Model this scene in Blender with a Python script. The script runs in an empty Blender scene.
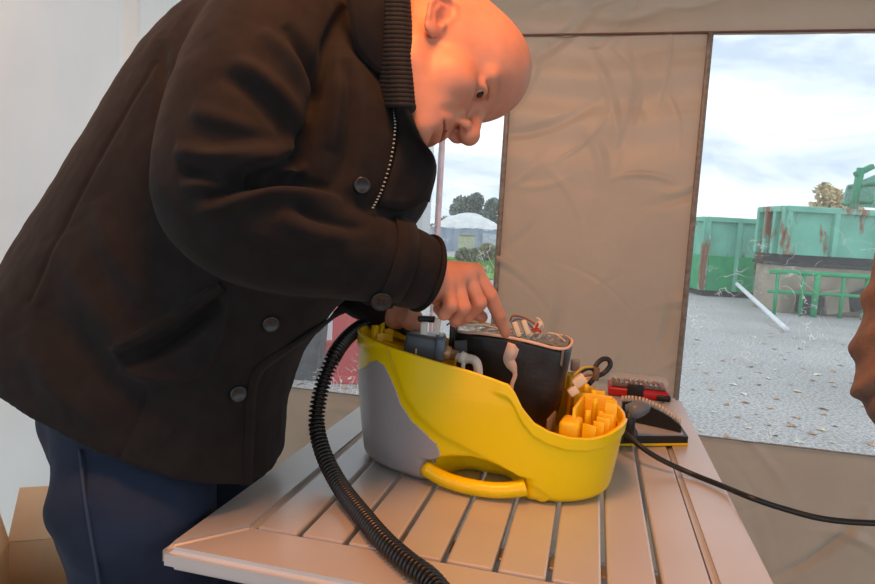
import bpy, bmesh, math, random
import numpy as np
from mathutils import Vector, Matrix

rng = np.random.default_rng(7)
random.seed(7)
SC = bpy.context.scene
COL = SC.collection

# ------------------------------------------------------------------ camera
FPX = 640.0
PITCH, ROLL = math.radians(5.9), math.radians(3.15)
CAM = np.array([0.0, 0.0, 1.14])
cf = np.array([0, math.cos(PITCH), -math.sin(PITCH)])
_u0 = np.array([0, math.sin(PITCH), math.cos(PITCH)])
_r0 = np.array([1.0, 0, 0])
cr = _r0 * math.cos(ROLL) + _u0 * math.sin(ROLL)
cu = _u0 * math.cos(ROLL) - _r0 * math.sin(ROLL)
cam = bpy.data.cameras.new('camera')
cam.sensor_width = 36.0
cam.lens = 36.0 * FPX / 875.0
cam.clip_start = 0.02
cam.clip_end = 500
camo = bpy.data.objects.new('camera', cam)
COL.objects.link(camo)
camo.matrix_world = Matrix(((cr[0], cu[0], -cf[0], CAM[0]), (cr[1], cu[1], -cf[1], CAM[1]),
                            (cr[2], cu[2], -cf[2], CAM[2]), (0, 0, 0, 1)))
SC.camera = camo


def W(x, y, d):
    """measured picture position + estimated distance -> place in the tent"""
    return CAM + d * (cf + cr * (x - 437.5) / FPX + cu * (292 - y) / FPX)


def G(x, y, z):
    v = cf + cr * (x - 437.5) / FPX + cu * (292 - y) / FPX
    return CAM + v * (z - CAM[2]) / v[2]


def P(q):
    q = np.asarray(q, float) - CAM
    d = q @ cf
    return np.stack([437.5 + FPX * (q @ cr) / d, 292 - FPX * (q @ cu) / d, d], -1)


# ------------------------------------------------------------------ view, sky, lamp
SC.view_settings.view_transform = 'Standard'
SC.view_settings.look = 'None'
SC.view_settings.gamma = 1.0
SC.view_settings.use_curve_mapping = False
SC.view_settings.exposure = 0.46
SC.cycles.use_denoising = True
SC.cycles.max_bounces = 8
SC.cycles.transparent_max_bounces = 12
SC.cycles.caustics_reflective = False
SC.cycles.caustics_refractive = False
SC.cycles.sample_clamp_indirect = 6.0

world = bpy.data.worlds.new('overcast_sky')
SC.world = world
world.use_nodes = True
nt = world.node_tree
nt.nodes.clear()
out = nt.nodes.new('ShaderNodeOutputWorld')
bg = nt.nodes.new('ShaderNodeBackground')
tc = nt.nodes.new('ShaderNodeTexCoord')
mp = nt.nodes.new('ShaderNodeMapping')
mp.inputs['Scale'].default_value = (1.0, 1.0, 3.2)
nz = nt.nodes.new('ShaderNodeTexNoise')
nz.inputs['Scale'].default_value = 3.4
nz.inputs['Detail'].default_value = 7
nz.inputs['Roughness'].default_value = 0.55
nz.inputs['Distortion'].default_value = 0.4
rp = nt.nodes.new('ShaderNodeValToRGB')
rp.color_ramp.elements[0].position = 0.42
rp.color_ramp.elements[0].color = (0.43, 0.525, 0.645, 1)
rp.color_ramp.elements[1].position = 0.70
rp.color_ramp.elements[1].color = (0.96, 0.98, 1.0, 1)
e_ = rp.color_ramp.elements.new(0.53)
e_.color = (0.64, 0.72, 0.80, 1)
nt.links.new(tc.outputs['Generated'], mp.inputs['Vector'])
nt.links.new(mp.outputs['Vector'], nz.inputs['Vector'])
nt.links.new(nz.outputs['Fac'], rp.inputs['Fac'])
nt.links.new(rp.outputs['Color'], bg.inputs['Color'])
bg.inputs['Strength'].default_value = 1.2
nt.links.new(bg.outputs['Background'], out.inputs['Surface'])

lamp = bpy.data.lights.new('heater_lamp', 'SPOT')
lamp.color = (1.0, 0.37, 0.12)
lamp.energy = 46
lamp.spot_size = math.radians(176)
lamp.spot_blend = 0.25
lamp.shadow_soft_size = 0.2
lampo = bpy.data.objects.new('heater_lamp', lamp)
COL.objects.link(lampo)
lampo.location = (-0.08, 0.48, 2.08)


# ------------------------------------------------------------------ materials
def lin(c):
    c = np.asarray(c, float) / 255.0
    return tuple(np.where(c <= 0.04045, c / 12.92, ((c + 0.055) / 1.055) ** 2.4)) + (1.0,)


MATS = {}


def mat(name, col, rough=0.6, metal=0.0, var=0.12, vscale=8.0, bump=0.0, bscale=60.0, spec=0.5,
        sheen=0.0, trans=0.0, coat=0.0, col2=None, attr=None, sss=0.0, bdist=0.002):
    """procedural principled material with noise colour variation and noise bump"""
    if name in MATS:
        return MATS[name]
    m = bpy.data.materials.new(name)
    m.use_nodes = True
    n, l = m.node_tree.nodes, m.node_tree.links
    b = n['Principled BSDF']
    b.inputs['Roughness'].default_value = rough
    b.inputs['Metallic'].default_value = metal
    b.inputs['Specular IOR Level'].default_value = spec
    b.inputs['Sheen Weight'].default_value = sheen
    b.inputs['Coat Weight'].default_value = coat
    t = n.new('ShaderNodeTexCoord')
    ns = n.new('ShaderNodeTexNoise')
    ns.inputs['Scale'].default_value = vscale
    ns.inputs['Detail'].default_value = 5
    l.new(t.outputs['Object'], ns.inputs['Vector'])
    r = n.new('ShaderNodeValToRGB')
    c = np.array(lin(col)[:3])
    c2 = np.array(lin(col2)[:3]) if col2 is not None else c * (1 - 1.6 * var)
    c1 = c if col2 is not None else np.minimum(c * (1 + var), 1)
    r.color_ramp.elements[0].position = 0.32
    r.color_ramp.elements[0].color = (*c2, 1)
    r.color_ramp.elements[1].position = 0.66
    r.color_ramp.elements[1].color = (*c1, 1)
    l.new(ns.outputs['Fac'], r.inputs['Fac'])
    src = r.outputs['Color']
    if attr:
        a = n.new('ShaderNodeAttribute')
        a.attribute_name = attr
        mx = n.new('ShaderNodeMix')
        mx.data_type = 'RGBA'
        mx.blend_type = 'MULTIPLY'
        mx.inputs[0].default_value = 1.0
        l.new(src, mx.inputs[6])
        l.new(a.outputs['Color'], mx.inputs[7])
        src = mx.outputs[2]
    l.new(src, b.inputs['Base Color'])
    if sss:
        b.inputs['Subsurface Weight'].default_value = sss
        b.inputs['Subsurface Radius'].default_value = (0.012, 0.005, 0.003)
        b.inputs['Subsurface Scale'].default_value = 0.6
    if bump:
        nb = n.new('ShaderNodeTexNoise')
        nb.inputs['Scale'].default_value = bscale
        nb.inputs['Detail'].default_value = 6
        l.new(t.outputs['Object'], nb.inputs['Vector'])
        bp = n.new('ShaderNodeBump')
        bp.inputs['Strength'].default_value = bump
        bp.inputs['Distance'].default_value = bdist
        l.new(nb.outputs['Fac'], bp.inputs['Height'])
        l.new(bp.outputs['Normal'], b.inputs['Normal'])
    if trans:
        tr = n.new('ShaderNodeBsdfTranslucent')
        l.new(src, tr.inputs['Color'])
        ms = n.new('ShaderNodeMixShader')
        ms.inputs[0].default_value = trans
        l.new(b.outputs['BSDF'], ms.inputs[1])
        l.new(tr.outputs['BSDF'], ms.inputs[2])
        l.new(ms.outputs['Shader'], n['Material Output'].inputs['Surface'])
    MATS[name] = m
    return m


def pvc_mat(name, haze=0.05, glint_streak=0.3):
    m = bpy.data.materials.new(name)
    m.use_nodes = True
    n, l = m.node_tree.nodes, m.node_tree.links
    n.clear()
    o = n.new('ShaderNodeOutputMaterial')
    tcd = n.new('ShaderNodeTexCoord')
    tr = n.new('ShaderNodeBsdfTransparent')
    tr.inputs['Color'].default_value = (0.97, 0.98, 0.98, 1)
    gl = n.new('ShaderNodeBsdfGlossy')
    gl.inputs['Roughness'].default_value = 0.12
    fr = n.new('ShaderNodeFresnel')
    fr.inputs['IOR'].default_value = 1.3
    n1 = n.new('ShaderNodeTexNoise')
    n1.inputs['Scale'].default_value = 9
    n1.inputs['Detail'].default_value = 4
    l.new(tcd.outputs['Object'], n1.inputs['Vector'])
    bp = n.new('ShaderNodeBump')
    bp.inputs['Strength'].default_value = 0.5
    bp.inputs['Distance'].default_value = 0.01
    l.new(n1.outputs['Fac'], bp.inputs['Height'])
    l.new(bp.outputs['Normal'], gl.inputs['Normal'])
    l.new(bp.outputs['Normal'], fr.inputs['Normal'])
    m1 = n.new('ShaderNodeMixShader')
    l.new(fr.outputs['Fac'], m1.inputs[0])
    l.new(tr.outputs['BSDF'], m1.inputs[1])
    l.new(gl.outputs['BSDF'], m1.inputs[2])
    # scratches of the old film plus glints on its crinkles, painted as pale marks
    mpp = n.new('ShaderNodeMapping')
    mpp.inputs['Scale'].default_value = (1.0, 1.0, 1.0)
    l.new(tcd.outputs['Object'], mpp.inputs['Vector'])
    n2 = n.new('ShaderNodeTexNoise')
    n2.inputs['Scale'].default_value = 11
    n2.inputs['Detail'].default_value = 2
    n2.inputs['Distortion'].default_value = 2.2
    l.new(mpp.outputs['Vector'], n2.inputs['Vector'])
    ab = n.new('ShaderNodeMath')
    ab.operation = 'SUBTRACT'
    ab.inputs[1].default_value = 0.5
    l.new(n2.outputs['Fac'], ab.inputs[0])
    ab2 = n.new('ShaderNodeMath')
    ab2.operation = 'ABSOLUTE'
    l.new(ab.outputs[0], ab2.inputs[0])
    r1 = n.new('ShaderNodeMapRange')
    r1.inputs['From Min'].default_value = 0.0
    r1.inputs['From Max'].default_value = 0.022
    r1.inputs['To Min'].default_value = 1.0
    r1.inputs['To Max'].default_value = 0.0
    l.new(ab2.outputs[0], r1.inputs['Value'])
    n3 = n.new('ShaderNodeTexNoise')
    n3.inputs['Scale'].default_value = 5.0
    n3.inputs['Detail'].default_value = 3
    l.new(tcd.outputs['Object'], n3.inputs['Vector'])
    r2 = n.new('ShaderNodeMapRange')
    r2.inputs['From Min'].default_value = 0.46
    r2.inputs['From Max'].default_value = 0.62
    l.new(n3.outputs['Fac'], r2.inputs['Value'])
    # keeps the painted glints to the lower half of the film
    sx = n.new('ShaderNodeSeparateXYZ')
    l.new(tcd.outputs['Object'], sx.inputs[0])
    r3 = n.new('ShaderNodeMapRange')
    r3.inputs['From Min'].default_value = 1.35
    r3.inputs['From Max'].default_value = 1.0
    l.new(sx.outputs['Z'], r3.inputs['Value'])
    mu = n.new('ShaderNodeMath')
    mu.operation = 'MULTIPLY'
    l.new(r1.outputs[0], mu.inputs[0])
    l.new(r2.outputs[0], mu.inputs[1])
    mu1 = n.new('ShaderNodeMath')
    mu1.operation = 'MULTIPLY'
    l.new(mu.outputs[0], mu1.inputs[0])
    l.new(r3.outputs[0], mu1.inputs[1])
    mu2 = n.new('ShaderNodeMath')
    mu2.operation = 'MULTIPLY_ADD'
    mu2.inputs[1].default_value = glint_streak
    mu2.inputs[2].default_value = haze  # painted veil of haze, lightens the view outside
    l.new(mu1.outputs[0], mu2.inputs[0])
    df = n.new('ShaderNodeBsdfDiffuse')
    df.inputs['Color'].default_value = (0.9, 0.92, 0.92, 1)
    tl = n.new('ShaderNodeBsdfTranslucent')
    tl.inputs['Color'].default_value = (0.95, 0.96, 0.96, 1)
    ad = n.new('ShaderNodeMixShader')
    ad.inputs[0].default_value = 0.7
    l.new(df.outputs['BSDF'], ad.inputs[1])
    l.new(tl.outputs['BSDF'], ad.inputs[2])
    m2 = n.new('ShaderNodeMixShader')
    l.new(mu2.outputs[0], m2.inputs[0])
    l.new(m1.outputs['Shader'], m2.inputs[1])
    l.new(ad.outputs['Shader'], m2.inputs[2])
    l.new(m2.outputs['Shader'], o.inputs['Surface'])
    return m


def asphalt_mat():
    m = mat('asphalt', (190, 186, 180), 0.85, var=0.1, vscale=0.7, bump=0.6, bscale=90, bdist=0.01)
    n, l = m.node_tree.nodes, m.node_tree.links
    b = n['Principled BSDF']
    src = b.inputs['Base Color'].links[0].from_socket
    t = n.new('ShaderNodeTexCoord')
    v = n.new('ShaderNodeTexNoise')
    v.inputs['Scale'].default_value = 45
    v.inputs['Detail'].default_value = 3
    l.new(t.outputs['Object'], v.inputs['Vector'])
    rr = n.new('ShaderNodeValToRGB')
    rr.color_ramp.elements[0].position = 0.35
    rr.color_ramp.elements[0].color = (0.55, 0.55, 0.56, 1)
    rr.color_ramp.elements[1].position = 0.65
    rr.color_ramp.elements[1].color = (1.25, 1.25, 1.24, 1)
    l.new(v.outputs['Fac'], rr.inputs['Fac'])
    mx = n.new('ShaderNodeMix')
    mx.data_type = 'RGBA'
    mx.blend_type = 'MULTIPLY'
    mx.inputs[0].default_value = 1
    l.new(src, mx.inputs[6])
    l.new(rr.outputs['Color'], mx.inputs[7])
    l.new(mx.outputs[2], b.inputs['Base Color'])
    return m


def rusty(name, col, amount=0.56, scale=1.3, stretch=0.35, rust=(120, 78, 50)):
    """painted steel with rust patches that run down the sheet"""
    m = mat(name, col, 0.55, 0.0, 0.1, 2.0, bump=0.15, bscale=30)
    n, l = m.node_tree.nodes, m.node_tree.links
    b = n['Principled BSDF']
    src = b.inputs['Base Color'].links[0].from_socket
    t = n.new('ShaderNodeTexCoord')
    mp_ = n.new('ShaderNodeMapping')
    mp_.inputs['Scale'].default_value = (1, 1, stretch)
    l.new(t.outputs['Object'], mp_.inputs['Vector'])
    v = n.new('ShaderNodeTexNoise')
    v.inputs['Scale'].default_value = scale
    v.inputs['Detail'].default_value = 8
    v.inputs['Roughness'].default_value = 0.65
    l.new(mp_.outputs['Vector'], v.inputs['Vector'])
    rr = n.new('ShaderNodeMapRange')
    rr.inputs['From Min'].default_value = amount
    rr.inputs['From Max'].default_value = amount + 0.05
    l.new(v.outputs['Fac'], rr.inputs['Value'])
    mx = n.new('ShaderNodeMix')
    mx.data_type = 'RGBA'
    l.new(rr.outputs[0], mx.inputs[0])
    l.new(src, mx.inputs[6])
    mx.inputs[7].default_value = lin(rust)
    l.new(mx.outputs[2], b.inputs['Base Color'])
    return m


# ------------------------------------------------------------------ mesh helpers
def origin_of(o):
    v = np.zeros(3)
    while o is not None:
        v = v + np.array(o.location)
        o = o.parent
    return v


def tag(o, label=None, cat=None, group=None, kind=None):
    if label:
        o['label'] = label
    if cat:
        o['category'] = cat
    if group:
        o['group'] = group
    if kind:
        o['kind'] = kind
    return o


def thing(name, loc, label, cat, group=None):
    o = bpy.data.objects.new(name, None)
    o.empty_display_size = 0.05
    COL.objects.link(o)
    o.location = loc
    return tag(o, label, cat, group)


def make(name, v, f, m, parent=None, smooth=True, loc=None):
    """world-space vertices -> mesh object (origin at its parent, or at loc)"""
    v = np.asarray(v, float)
    base = origin_of(parent) if parent is not None else np.zeros(3)
    if loc is not None:
        base = base + (np.asarray(loc, float) - base)
    me = bpy.data.meshes.new(name)
    if isinstance(f, np.ndarray):
        k = f.shape[1]
        vv = (v - base).astype(np.float32)
        me.vertices.add(len(vv))
        me.vertices.foreach_set('co', vv.ravel())
        me.loops.add(f.size)
        me.loops.foreach_set('vertex_index', f.astype(np.int32).ravel())
        me.polygons.add(len(f))
        me.polygons.foreach_set('loop_start', np.arange(0, f.size, k, dtype=np.int32))
        me.polygons.foreach_set('loop_total', np.full(len(f), k, dtype=np.int32))
        me.update(calc_edges=True)
    else:
        me.from_pydata([tuple(x) for x in (v - base)], [], f)
        me.update()
    if smooth:
        me.polygons.foreach_set('use_smooth', np.ones(len(me.polygons), bool))
    me.materials.append(m)
    o = bpy.data.objects.new(name, me)
    COL.objects.link(o)
    if parent is not None:
        o.parent = parent
        if loc is not None:
            o.location = np.asarray(loc, float) - origin_of(parent)
    elif loc is not None:
        o.location = loc
    return o


def merge(*vf):
    V, Fc, n = [], [], 0
    for v, f in vf:
        V.append(np.asarray(v, float))
        Fc += [tuple(int(i) + n for i in q) for q in f]
        n += len(v)
    return np.concatenate(V), Fc


def rbox(size, bev=0.004, seg=2):
    bm = bmesh.new()
    bmesh.ops.create_cube(bm, size=1.0)
    bmesh.ops.scale(bm, vec=size, verts=bm.verts)
    if bev > 0:
        bmesh.ops.bevel(bm, geom=bm.edges[:], offset=min(bev, min(size) * 0.45), segments=seg, affect='EDGES', profile=0.5)
    v = np.array([x.co[:] for x in bm.verts])
    bm.verts.index_update()
    f = [tuple(x.index for x in p.verts) for p in bm.faces]
    bm.free()
    return v, f


def frame(ex, ey, ez, o):
    """basis columns + origin -> function placing local vertices"""
    M = np.stack([np.asarray(ex, float), np.asarray(ey, float), np.asarray(ez, float)], 1)
    o = np.asarray(o, float)
    return lambda v: np.asarray(v, float) @ M.T + o


def box_at(c, size, bev=0.004, ex=(1, 0, 0), ey=(0, 1, 0), ez=(0, 0, 1), seg=2):
    v, f = rbox(size, bev, seg)
    return frame(ex, ey, ez, c)(v), f


def catmull(pts, n):
    pts = np.asarray(pts, float)
    p = np.vstack([2 * pts[0] - pts[1], pts, 2 * pts[-1] - pts[-2]])
    seg = len(pts) - 1
    t = np.linspace(0, seg, n)
    i = np.minimum(t.astype(int), seg - 1)
    u = (t - i)[:, None]
    a, b, c, d = p[i], p[i + 1], p[i + 2], p[i + 3]
    return 0.5 * (2 * b + (c - a) * u + (2 * a - 5 * b + 4 * c - d) * u ** 2 + (3 * b - a - 3 * c + d) * u ** 3)


def tube(pts, r, n=10, caps=True, squash=None, up=None):
    pts = np.asarray(pts, float)
    N = len(pts)
    r = np.broadcast_to(np.asarray(r, float), (N,))
    tg = np.gradient(pts, axis=0)
    tg /= np.linalg.norm(tg, axis=1)[:, None] + 1e-12
    a = np.array(up, float) if up is not None else np.array([0, 0, 1.0])
    if abs(a @ tg[0]) > 0.95 and up is None:
        a = np.array([1.0, 0, 0])
    V = []
    ang = np.linspace(0, 2 * math.pi, n, endpoint=False)
    nn = a - tg[0] * (a @ tg[0])
    for i in range(N):
        nn = nn - tg[i] * (nn @ tg[i])
        nn /= np.linalg.norm(nn) + 1e-12
        bb = np.cross(tg[i], nn)
        s1, s2 = (1, 1) if squash is None else squash
        V.append(pts[i] + r[i] * (np.cos(ang)[:, None] * nn * s1 + np.sin(ang)[:, None] * bb * s2))
    V = np.concatenate(V)
    Fc = []
    for i in range(N - 1):
        for j in range(n):
            k = (j + 1) % n
            Fc.append((i * n + j, i * n + k, (i + 1) * n + k, (i + 1) * n + j))
    if caps:
        Fc.append(tuple(range(n - 1, -1, -1)))
        Fc.append(tuple((N - 1) * n + j for j in range(n)))
    return V, Fc


def loft(rings, caps=True):
    n = len(rings[0])
    V = np.concatenate(rings)
    Fc = []
    for i in range(len(rings) - 1):
        for j in range(n):
            k = (j + 1) % n
            Fc.append((i * n + j, i * n + k, (i + 1) * n + k, (i + 1) * n + j))
    if caps:
        Fc.append(tuple(range(n - 1, -1, -1)))
        Fc.append(tuple((len(rings) - 1) * n + j for j in range(n)))
    return V, Fc


def ribbon(pts, nrm, w, th):
    """flat strap along pts; nrm = outward direction, w width, th thickness"""
    pts = np.asarray(pts, float)
    tg = np.gradient(pts, axis=0)
    tg /= np.linalg.norm(tg, axis=1)[:, None]
    nrm = np.broadcast_to(np.asarray(nrm, float), pts.shape)
    w = np.broadcast_to(np.asarray(w, float), (len(pts),))[:, None]
    s = np.cross(tg, nrm)
    s /= np.linalg.norm(s, axis=1)[:, None]
    nn = np.cross(s, tg)
    rings = [np.array([pts[i] + s[i] * w[i] / 2, pts[i] + s[i] * w[i] / 2 + nn[i] * th,
                       pts[i] - s[i] * w[i] / 2 + nn[i] * th, pts[i] - s[i] * w[i] / 2]) for i in range(len(pts))]
    return loft(rings)


def lathe(prof, n=20, c=(0, 0, 0), ex=(1, 0, 0), ey=(0, 1, 0), ez=(0, 0, 1)):
    a = np.linspace(0, 2 * math.pi, n, endpoint=False)
    rings = [np.stack([r * np.cos(a), r * np.sin(a), np.full(n, z)], 1) for r, z in prof]
    v, f = loft(rings)
    return frame(ex, ey, ez, c)(v), f


def prism(poly, th, fr):
    """polygon (local x,y) extruded along local z by th, placed with fr"""
    poly = np.asarray(poly, float)
    n = len(poly)
    v = np.vstack([np.c_[poly, np.zeros(n)], np.c_[poly, np.full(n, th)]])
    f = [tuple(range(n - 1, -1, -1)), tuple(range(n, 2 * n))]
    f += [(i, (i + 1) % n, n + (i + 1) % n, n + i) for i in range(n)]
    return fr(v), f


def basis(axis, hint=(0, 0, 1)):
    z = np.asarray(axis, float)
    z = z / np.linalg.norm(z)
    h = np.asarray(hint, float)
    if abs(h @ z) > 0.97:
        h = np.array([1.0, 0, 0])
    x = np.cross(h, z)
    x /= np.linalg.norm(x)
    return x, np.cross(z, x), z


# value noise in numpy
def vnoise(p, seed=0):
    p = np.asarray(p, float)
    i = np.floor(p).astype(np.int64)
    f = p - i
    f = f * f * f * (f * (f * 6 - 15) + 10)

    def h(a):
        k = (a[:, 0] * 374761393 + a[:, 1] * 668265263 + a[:, 2] * 2147483647 + seed * 1274126177) & 0xffffffff
        k = ((k ^ (k >> 13)) * 1274126177) & 0xffffffff
        return ((k ^ (k >> 16)) & 0xffff) / 65535.0
    r = 0
    for dx in (0, 1):
        for dy in (0, 1):
            for dz in (0, 1):
                w = (f[:, 0] if dx else 1 - f[:, 0]) * (f[:, 1] if dy else 1 - f[:, 1]) * (f[:, 2] if dz else 1 - f[:, 2])
                r = r + w * h(i + np.array([dx, dy, dz]))
    return r * 2 - 1


def fbm(p, oct=4, seed=0):
    s, a = 0, 1.0
    p = np.asarray(p, float)
    for k in range(oct):
        s = s + a * vnoise(p * 2 ** k + 17.3 * k, seed + k)
        a *= 0.5
    return s


# ------------------------------------------------------------------ implicit surfaces
def smin(a, b, k):
    h = np.clip(0.5 + 0.5 * (b - a) / k, 0, 1)
    return b * (1 - h) + a * h - k * h * (1 - h)


def smax(a, b, k):
    return -smin(-a, -b, k)


def s_sph(p, c, r):
    return np.linalg.norm(p - np.asarray(c), axis=1) - r


def s_ell(p, c, r, Rm=None):
    q = p - np.asarray(c)
    if Rm is not None:
        q = q @ Rm
    r = np.asarray(r, float)
    k0 = np.linalg.norm(q / r, axis=1)
    k1 = np.linalg.norm(q / (r * r), axis=1) + 1e-9
    return k0 * (k0 - 1.0) / k1


def s_cap(p, a, b, ra, rb=None):
    rb = ra if rb is None else rb
    a = np.asarray(a, float)
    b = np.asarray(b, float)
    ab = b - a
    t = np.clip(((p - a) @ ab) / (ab @ ab + 1e-12), 0, 1)
    return np.linalg.norm(p - a - t[:, None] * ab, axis=1) - (ra + (rb - ra) * t)


def surface_nets(sdf, lo, hi, h, levels=4):
    lo = np.asarray(lo, float)
    hi = np.asarray(hi, float)
    s = h * 2 ** levels
    n = np.ceil((hi - lo) / s).astype(int)
    idx = np.stack(np.meshgrid(*[np.arange(k) for k in n], indexing='ij'), -1).reshape(-1, 3)
    off = np.stack(np.meshgrid([0, 1], [0, 1], [0, 1], indexing='ij'), -1).reshape(-1, 3)
    for lv in range(levels, -1, -1):
        s = h * 2 ** lv
        d = sdf(lo + (idx + 0.5) * s)
        idx = idx[np.abs(d) < s * 0.87 * 1.35 + 0.002]
        if lv > 0:
            idx = (idx[:, None, :] * 2 + off[None]).reshape(-1, 3)
    M = 1 << 20
    key = lambda a: (a[..., 0] * M + a[..., 1]) * M + a[..., 2]
    cor = idx[:, None, :] + off[None]
    ck = key(cor)
    uk, inv = np.unique(ck.ravel(), return_inverse=True)
    up = np.stack([uk // (M * M), (uk // M) % M, uk % M], -1)
    val = sdf(lo + up * h)
    cv = val[inv].reshape(-1, 8)
    act = (cv.min(1) < 0) & (cv.max(1) >= 0)
    idx, cv = idx[act], cv[act]
    acc = np.zeros((len(idx), 3))
    cnt = np.zeros(len(idx))
    for a in range(8):
        for b in range(a + 1, 8):
            if np.abs(off[a] - off[b]).sum() != 1:
                continue
            m = (cv[:, a] < 0) != (cv[:, b] < 0)
            t = cv[m, a] / (cv[m, a] - cv[m, b])
            acc[m] += off[a] + t[:, None] * (off[b] - off[a])
            cnt[m] += 1
    V = lo + (idx + acc / cnt[:, None]) * h
    k = key(idx)
    o = np.argsort(k)
    ks = k[o]

    def find(q):
        kk = key(q)
        j = np.searchsorted(ks, kk)
        j = np.minimum(j, len(ks) - 1)
        return np.where(ks[j] == kk, o[j], -1)
    Q = []
    e = np.eye(3, dtype=int)
    for a in range(3):
        b, c = (a + 1) % 3, (a + 2) % 3
        ia = int(np.where((off == e[a]).all(1))[0][0])
        m = (cv[:, 0] < 0) != (cv[:, ia] < 0)
        q = idx[m]
        n0 = np.where(m)[0]
        n1, n2, n3 = find(q - e[b]), find(q - e[b] - e[c]), find(q - e[c])
        ok = (n1 >= 0) & (n2 >= 0) & (n3 >= 0)
        quad = np.stack([n0, n1, n2, n3], 1)
        flip = cv[m, 0] >= 0
        quad[flip] = quad[flip][:, ::-1]
        Q.append(quad[ok])
    return V, np.concatenate(Q)


def vnormals(V, Fq):
    Fq = np.asarray(Fq)
    a = V[Fq[:, 2]] - V[Fq[:, 0]]
    b = V[Fq[:, 3]] - V[Fq[:, 1]]
    fn = np.cross(a, b)
    N = np.zeros_like(V)
    for k in range(4):
        np.add.at(N, Fq[:, k], fn)
    return N / (np.linalg.norm(N, axis=1)[:, None] + 1e-12)


def relax(V, Fq, it=5, lam=0.5):
    Fq = np.asarray(Fq)
    for _ in range(it):
        S = np.zeros_like(V)
        c = np.zeros(len(V))
        for k in range(4):
            for j in (1, 3):
                np.add.at(S, Fq[:, k], V[Fq[:, (k + j) % 4]])
                np.add.at(c, Fq[:, k], 1)
        V = V + lam * (S / np.maximum(c, 1)[:, None] - V)
    return V


def voxel_union(v, f, voxel):
    """closed overlapping shells -> one continuous skin (quads)"""
    me = bpy.data.meshes.new('tmp')
    me.from_pydata([tuple(x) for x in v], [], f)
    bm = bmesh.new()
    bm.from_mesh(me)
    bmesh.ops.recalc_face_normals(bm, faces=bm.faces[:])
    bm.to_mesh(me)
    bm.free()
    o = bpy.data.objects.new('tmp', me)
    COL.objects.link(o)
    md = o.modifiers.new('r', 'REMESH')
    md.mode = 'VOXEL'
    md.voxel_size = voxel
    dg = bpy.context.evaluated_depsgraph_get()
    ev = o.evaluated_get(dg).to_mesh()
    V = np.zeros(len(ev.vertices) * 3)
    ev.vertices.foreach_get('co', V)
    Fq = np.zeros(len(ev.loops), dtype=np.int32)
    ev.loops.foreach_get('vertex_index', Fq)
    o.evaluated_get(dg).to_mesh_clear()
    bpy.data.objects.remove(o)
    bpy.data.meshes.remove(me)
    return V.reshape(-1, 3), Fq.reshape(-1, 4)


def seg_dist(q, poly):
    """2-D distance of points q to a polyline and the position 0..1 along it"""
    best = np.full(len(q), 1e9)
    tt = np.zeros(len(q))
    poly = np.asarray(poly, float)
    for i in range(len(poly) - 1):
        a, b = poly[i], poly[i + 1]
        ab = b - a
        t = np.clip(((q - a) @ ab) / (ab @ ab + 1e-9), 0, 1)
        d = np.linalg.norm(q - a - t[:, None] * ab, axis=1)
        m = d < best
        best[m] = d[m]
        tt[m] = (i + t[m]) / (len(poly) - 1)
    return best, tt


def in_poly(q, poly):
    poly = np.asarray(poly, float)
    inside = np.zeros(len(q), bool)
    j = len(poly) - 1
    for i in range(len(poly)):
        xi, yi = poly[i]
        xj, yj = poly[j]
        c = ((yi > q[:, 1]) != (yj > q[:, 1])) & (q[:, 0] < (xj - xi) * (q[:, 1] - yi) / (yj - yi + 1e-12) + xi)
        inside ^= c
        j = i
    return inside



# ================================================================== SETTING
def grid_panel(o, du, dv, nu, nv, disp, nrm):
    u, v = np.meshgrid(np.linspace(0, 1, nu), np.linspace(0, 1, nv), indexing='ij')
    p = np.asarray(o, float) + u.reshape(-1, 1) * np.asarray(du, float) + v.reshape(-1, 1) * np.asarray(dv, float)
    p = p + np.asarray(nrm, float) * disp(p, u.ravel(), v.ravel())[:, None]
    i = np.arange(nu * nv).reshape(nu, nv)
    f = np.stack([i[:-1, :-1], i[1:, :-1], i[1:, 1:], i[:-1, 1:]], -1).reshape(-1, 4)
    return p, f


def crumple(seed, amp, n=60, size=0.35):
    """sharp random fold lines like a creased tarpaulin plus soft billows"""
    r = np.random.default_rng(seed)
    c = r.uniform(-1, 1, (n, 2)) * np.array([1.6, 1.2])
    a = r.uniform(0, math.pi, n)
    L = r.uniform(0.06, size, n)
    wd = r.uniform(0.008, 0.03, n)
    hh = r.uniform(-1, 1, n)

    def fn(s, z):
        h = np.zeros_like(s)
        for k in range(n):
            x, y = s - c[k, 0], z - c[k, 1]
            p_ = x * np.cos(a[k]) + y * np.sin(a[k])
            q_ = -x * np.sin(a[k]) + y * np.cos(a[k]) + 0.15 * p_ * p_ / L[k]
            h += hh[k] * np.exp(-(p_ / L[k]) ** 2) * np.maximum(0, 1 - np.abs(q_) / wd[k]) * wd[k] * 0.22
        return amp * h
    return fn


TAN = mat('tan_tent_fabric', (186, 170, 150), 0.40, var=0.05, vscale=3, bump=0.7, bscale=11, trans=0.22, spec=0.4, bdist=0.006)
WHITE_FAB = mat('white_tent_fabric', (233, 234, 228), 0.5, var=0.03, vscale=3, bump=0.2, bscale=9, trans=0.68, bdist=0.006)
SEAM = mat('reddish_seam_binding', (118, 84, 74), 0.5, var=0.1, vscale=30, bump=0.2, bscale=200)
GREYBIND = mat('grey_window_binding', (128, 120, 110), 0.4, var=0.2, vscale=60, bump=0.4, bscale=300)

WA = np.array([0.815, 2.10, 0.0])            # right edge of the middle panel
WL = np.array([-0.975, 0.22, 0.0])           # along the back wall, towards the corner
WN = np.array([-0.22, -0.975, 0.0])          # into the tent
ZB, ZT, ZE = 0.495, 1.79, 2.12
CORNER_T = 1.66


def wp(t, z, n=0.0):
    return WA + WL * t + np.array([0, 0, z]) + WN * n


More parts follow.
